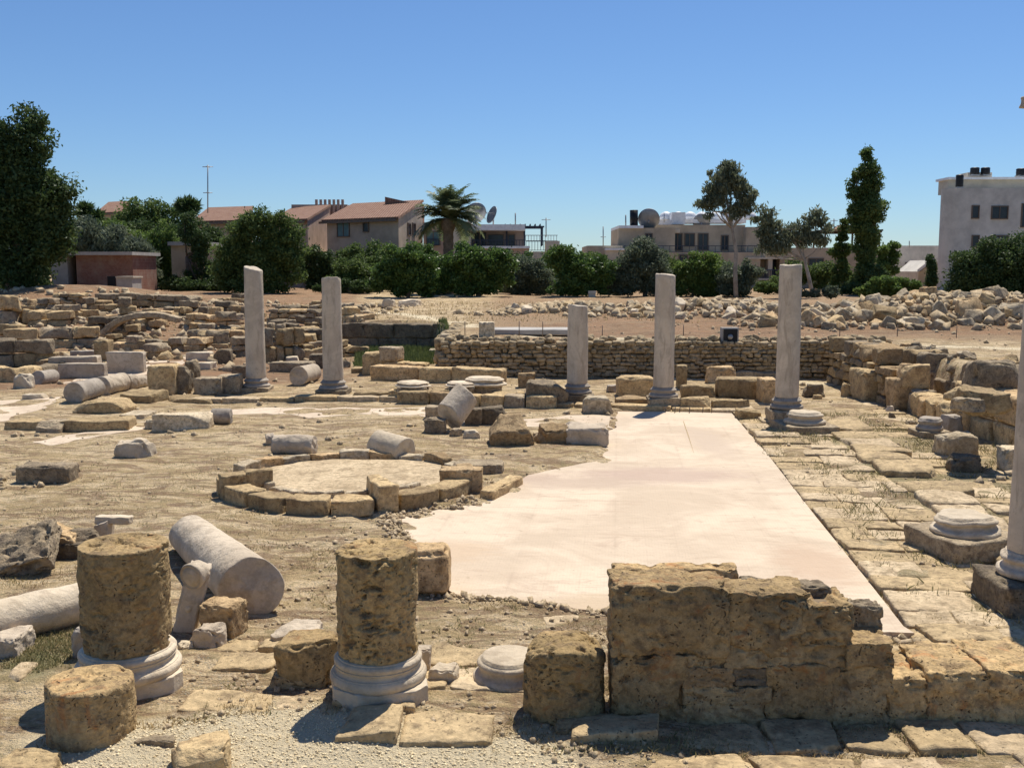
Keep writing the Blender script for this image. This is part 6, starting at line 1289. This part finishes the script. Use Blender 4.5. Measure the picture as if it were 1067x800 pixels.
for k, px in enumerate([693, 703, 708, 718, 732, 741]):
    q = GT(px, 431); a = Acc(); a.add(*tube([(q[0], q[1], q[2]-.05), (q[0]+.01, q[1], q[2]+.13)], .009, 6)); tag(a.build('marker_peg', M['frame'], loc=tuple(float(v) for v in q)), 'small rusty peg in the kerb along the far edge of the mosaic', 'peg', 'pegs along the far mosaic edge')
# ------------------------------------------------------------------ stuff: weeds, dry grass, gravel
def blades(name, n, place, h, leaf, label, seed, w=.012, lean=.6):
    g = np.random.default_rng(seed); X, Y = place(g, n); Z = H(X, Y); n = len(X); az = g.uniform(0, 6.28, n); hh = h*g.uniform(.4, 1.4, n); le = g.uniform(0, lean, n)*hh; dx, dy = np.cos(az), np.sin(az)
    a2 = g.uniform(0, 6.28, n); wx, wy = np.cos(a2)*w, np.sin(a2)*w; P = np.stack([X, Y, Z-.005], 1); z0 = np.zeros(n)
    A = P+np.stack([-wx, -wy, z0], 1); B = P+np.stack([wx, wy, z0], 1); T = P+np.stack([dx*le, dy*le, hh], 1); Mi = (A+T)/2+np.stack([wx*.2, wy*.2, hh*.1], 1)
    V = np.stack([A, B, T, Mi], 1).reshape(-1, 3); a = Acc(); a.add(V, np.arange(n*4).reshape(n, 4), lv=g.random(n)); return tag(a.build(name, M[leaf], lv=True, smooth=False), label, None, kind='stuff')
def clumpy2(g, n):
    u = g.uniform(0, 4.2, n*4); v_ = g.uniform(-.8, 11.5, n*4); X = A0[0]+eu[0]*u+ev[0]*v_; Y = A0[1]+eu[1]*u+ev[1]*v_
    k = fbm(np.stack([X, Y, 0*X], 1)/.35, 12, 3) > .06; return X[k][:n], Y[k][:n]
def clumpy(x0, x1, y0, y1, thr, seed, sc=.6, avoid=True):
    def f(g, n):
        v = g.random(n*6); Y = 1/(1/y1+(1/y0-1/y1)*v); s = g.random(n*6); X = (x0+(x1-x0)*s)*(Y*.55+.4)/10
        k = fbm(np.stack([X, Y, 0*X], 1)/sc, seed, 3) > thr
        if avoid: k &= (sdf(X, Y, MOSAIC) < -.03) & (sdf(X, Y, GRAVEL) < .1)
        return X[k][:n], Y[k][:n]
    return f
blades('dry_grass', 26000, clumpy(-10, 10, 5.2, 24, .12, 5), .028, 'l_dry', 'short dry yellow grass between the stones', 1, .005, 1.4)
blades('dry_grass', 9000, clumpy(-10, 10, 5.2, 22, .27, 9, .35), .032, 'l_wild', 'sparse olive green weeds in the dry ground', 2, .006, 1.1)
blades('dry_grass', 9000, clumpy2, .07, 'l_wild', 'olive and straw weeds growing in the joints of the right hand paving', 12, .006, 1.3)
def inpl(poly, seed=0):
    xs = [p[0] for p in poly]; ys = [p[1] for p in poly]
    def f(g, n):
        X = g.uniform(min(xs), max(xs), n*4); Y = g.uniform(min(ys), max(ys), n*4); k = sdf(X, Y, poly) > 0; return X[k][:n], Y[k][:n]
    return f
blades('green_grass', 9000, inpl(PW([(368, 388), (372, 366), (400, 365), (466, 367), (468, 380), (420, 384)])), .16, 'l_green', 'knee high green and grey grass in the hollow behind the low wall', 3, .02, .6)
blades('green_grass', 2500, inpl(PW([(2, 706), (20, 672), (80, 664), (88, 690), (40, 712)])), .028, 'l_wild', 'patch of low green weeds left of the near drum', 4, .006, 1)
blades('dry_grass', 6000, inpl([(-8, 29), (-4, 29), (1, 33), (13, 33), (14, 48), (-20, 50)]), .10, 'l_dry', 'thin dry weeds on the red terrace', 6, .02, .8)
# pebbles
g = np.random.default_rng(3); C8, Q8 = cubegrid(1); acc = Acc()
def peb(n, place, s0, s1, seed):
    g = np.random.default_rng(seed); X, Y = place(g, n); Z = H(X, Y); n = len(X); s = s0+(s1-s0)*g.random(n)**3
    R_ = g.normal(size=(n, 3, 3)); R_, _ = np.linalg.qr(R_); sc = g.uniform(.6, 1.2, (n, 1, 3)); P = (C8[None]*(1+.25*g.normal(size=(n, 8, 3)))*sc)@R_; V = P*s[:, None, None]*.5+np.stack([X, Y, Z+s*.12], 1)[:, None]
    acc.add(V.reshape(-1, 3), (Q8[None]+8*np.arange(n)[:, None, None]).reshape(-1, 4), 0)
def rim(g, n):
    k = g.integers(0, 11, n); t_ = g.random(n)[:, None]; P = np.array([MOSAIC[(int(q)+16) % len(MOSAIC)] if q < 9 else MOSAIC[int(q)-9] for q in k]); Q = np.array([MOSAIC[(int(q)+17) % len(MOSAIC)] if q < 9 else MOSAIC[int(q)-8] for q in k])
    W = P*(1-t_)+Q*t_; return W[:, 0]+g.normal(size=n)*.07, W[:, 1]+g.normal(size=n)*.08
peb(1500, rim, .008, .06, 8)
peb(3600, clumpy(-10, 10, 5.0, 24, .02, 15, .9), .005, .035, 1);  peb(420, clumpy(-10, 10, 12, 30, .05, 18, .9), .03, .11, 3)
M['peb'] = stonemat('loose pebbles', (.54, .42, .27), (.43, .33, .20), (.30, .22, .14), 12, 60, 0, .004, glob=True)
tag(acc.build('loose_gravel', M['peb']), 'loose gravel and pebbles strewn over the dry ground', None, kind='stuff')
acc = Acc(); peb(7000, inpl(GRAVEL), .003, .014, 2); M['peb2'] = stonemat('pale gravel', (.88, .74, .49), (.78, .64, .40), (.58, .44, .26), 12, 60, 0, .004, glob=True); tag(acc.build('pale_gravel', M['peb2']), 'strip of pale crushed gravel along the bottom edge', None, kind='stuff')
acc = Acc(); peb(1800, inpl([(-20, 26), (-7, 26), (-5, 30), (-4, 48), (-30, 50)]), .05, .3, 5)
def nearheap(g, n):
    k = g.integers(0, 4, n); cx = np.array([11.6, 16.2, 7.6, 1.7])[k]; cy = np.array([30.6, 30.6, 36.4, 38.2])[k]; sx = np.array([4.6, 3.6, 5, 2.4])[k]; sy = np.array([2., 2., 1.6, 1.])[k]
    return cx+sx*g.normal(size=n)*.5, cy+sy*g.normal(size=n)*.5
peb(3800, nearheap, .04, .3, 6); tag(acc.build('stone_debris', M['peb']), 'small stone debris over the far terraces', None, kind='stuff')
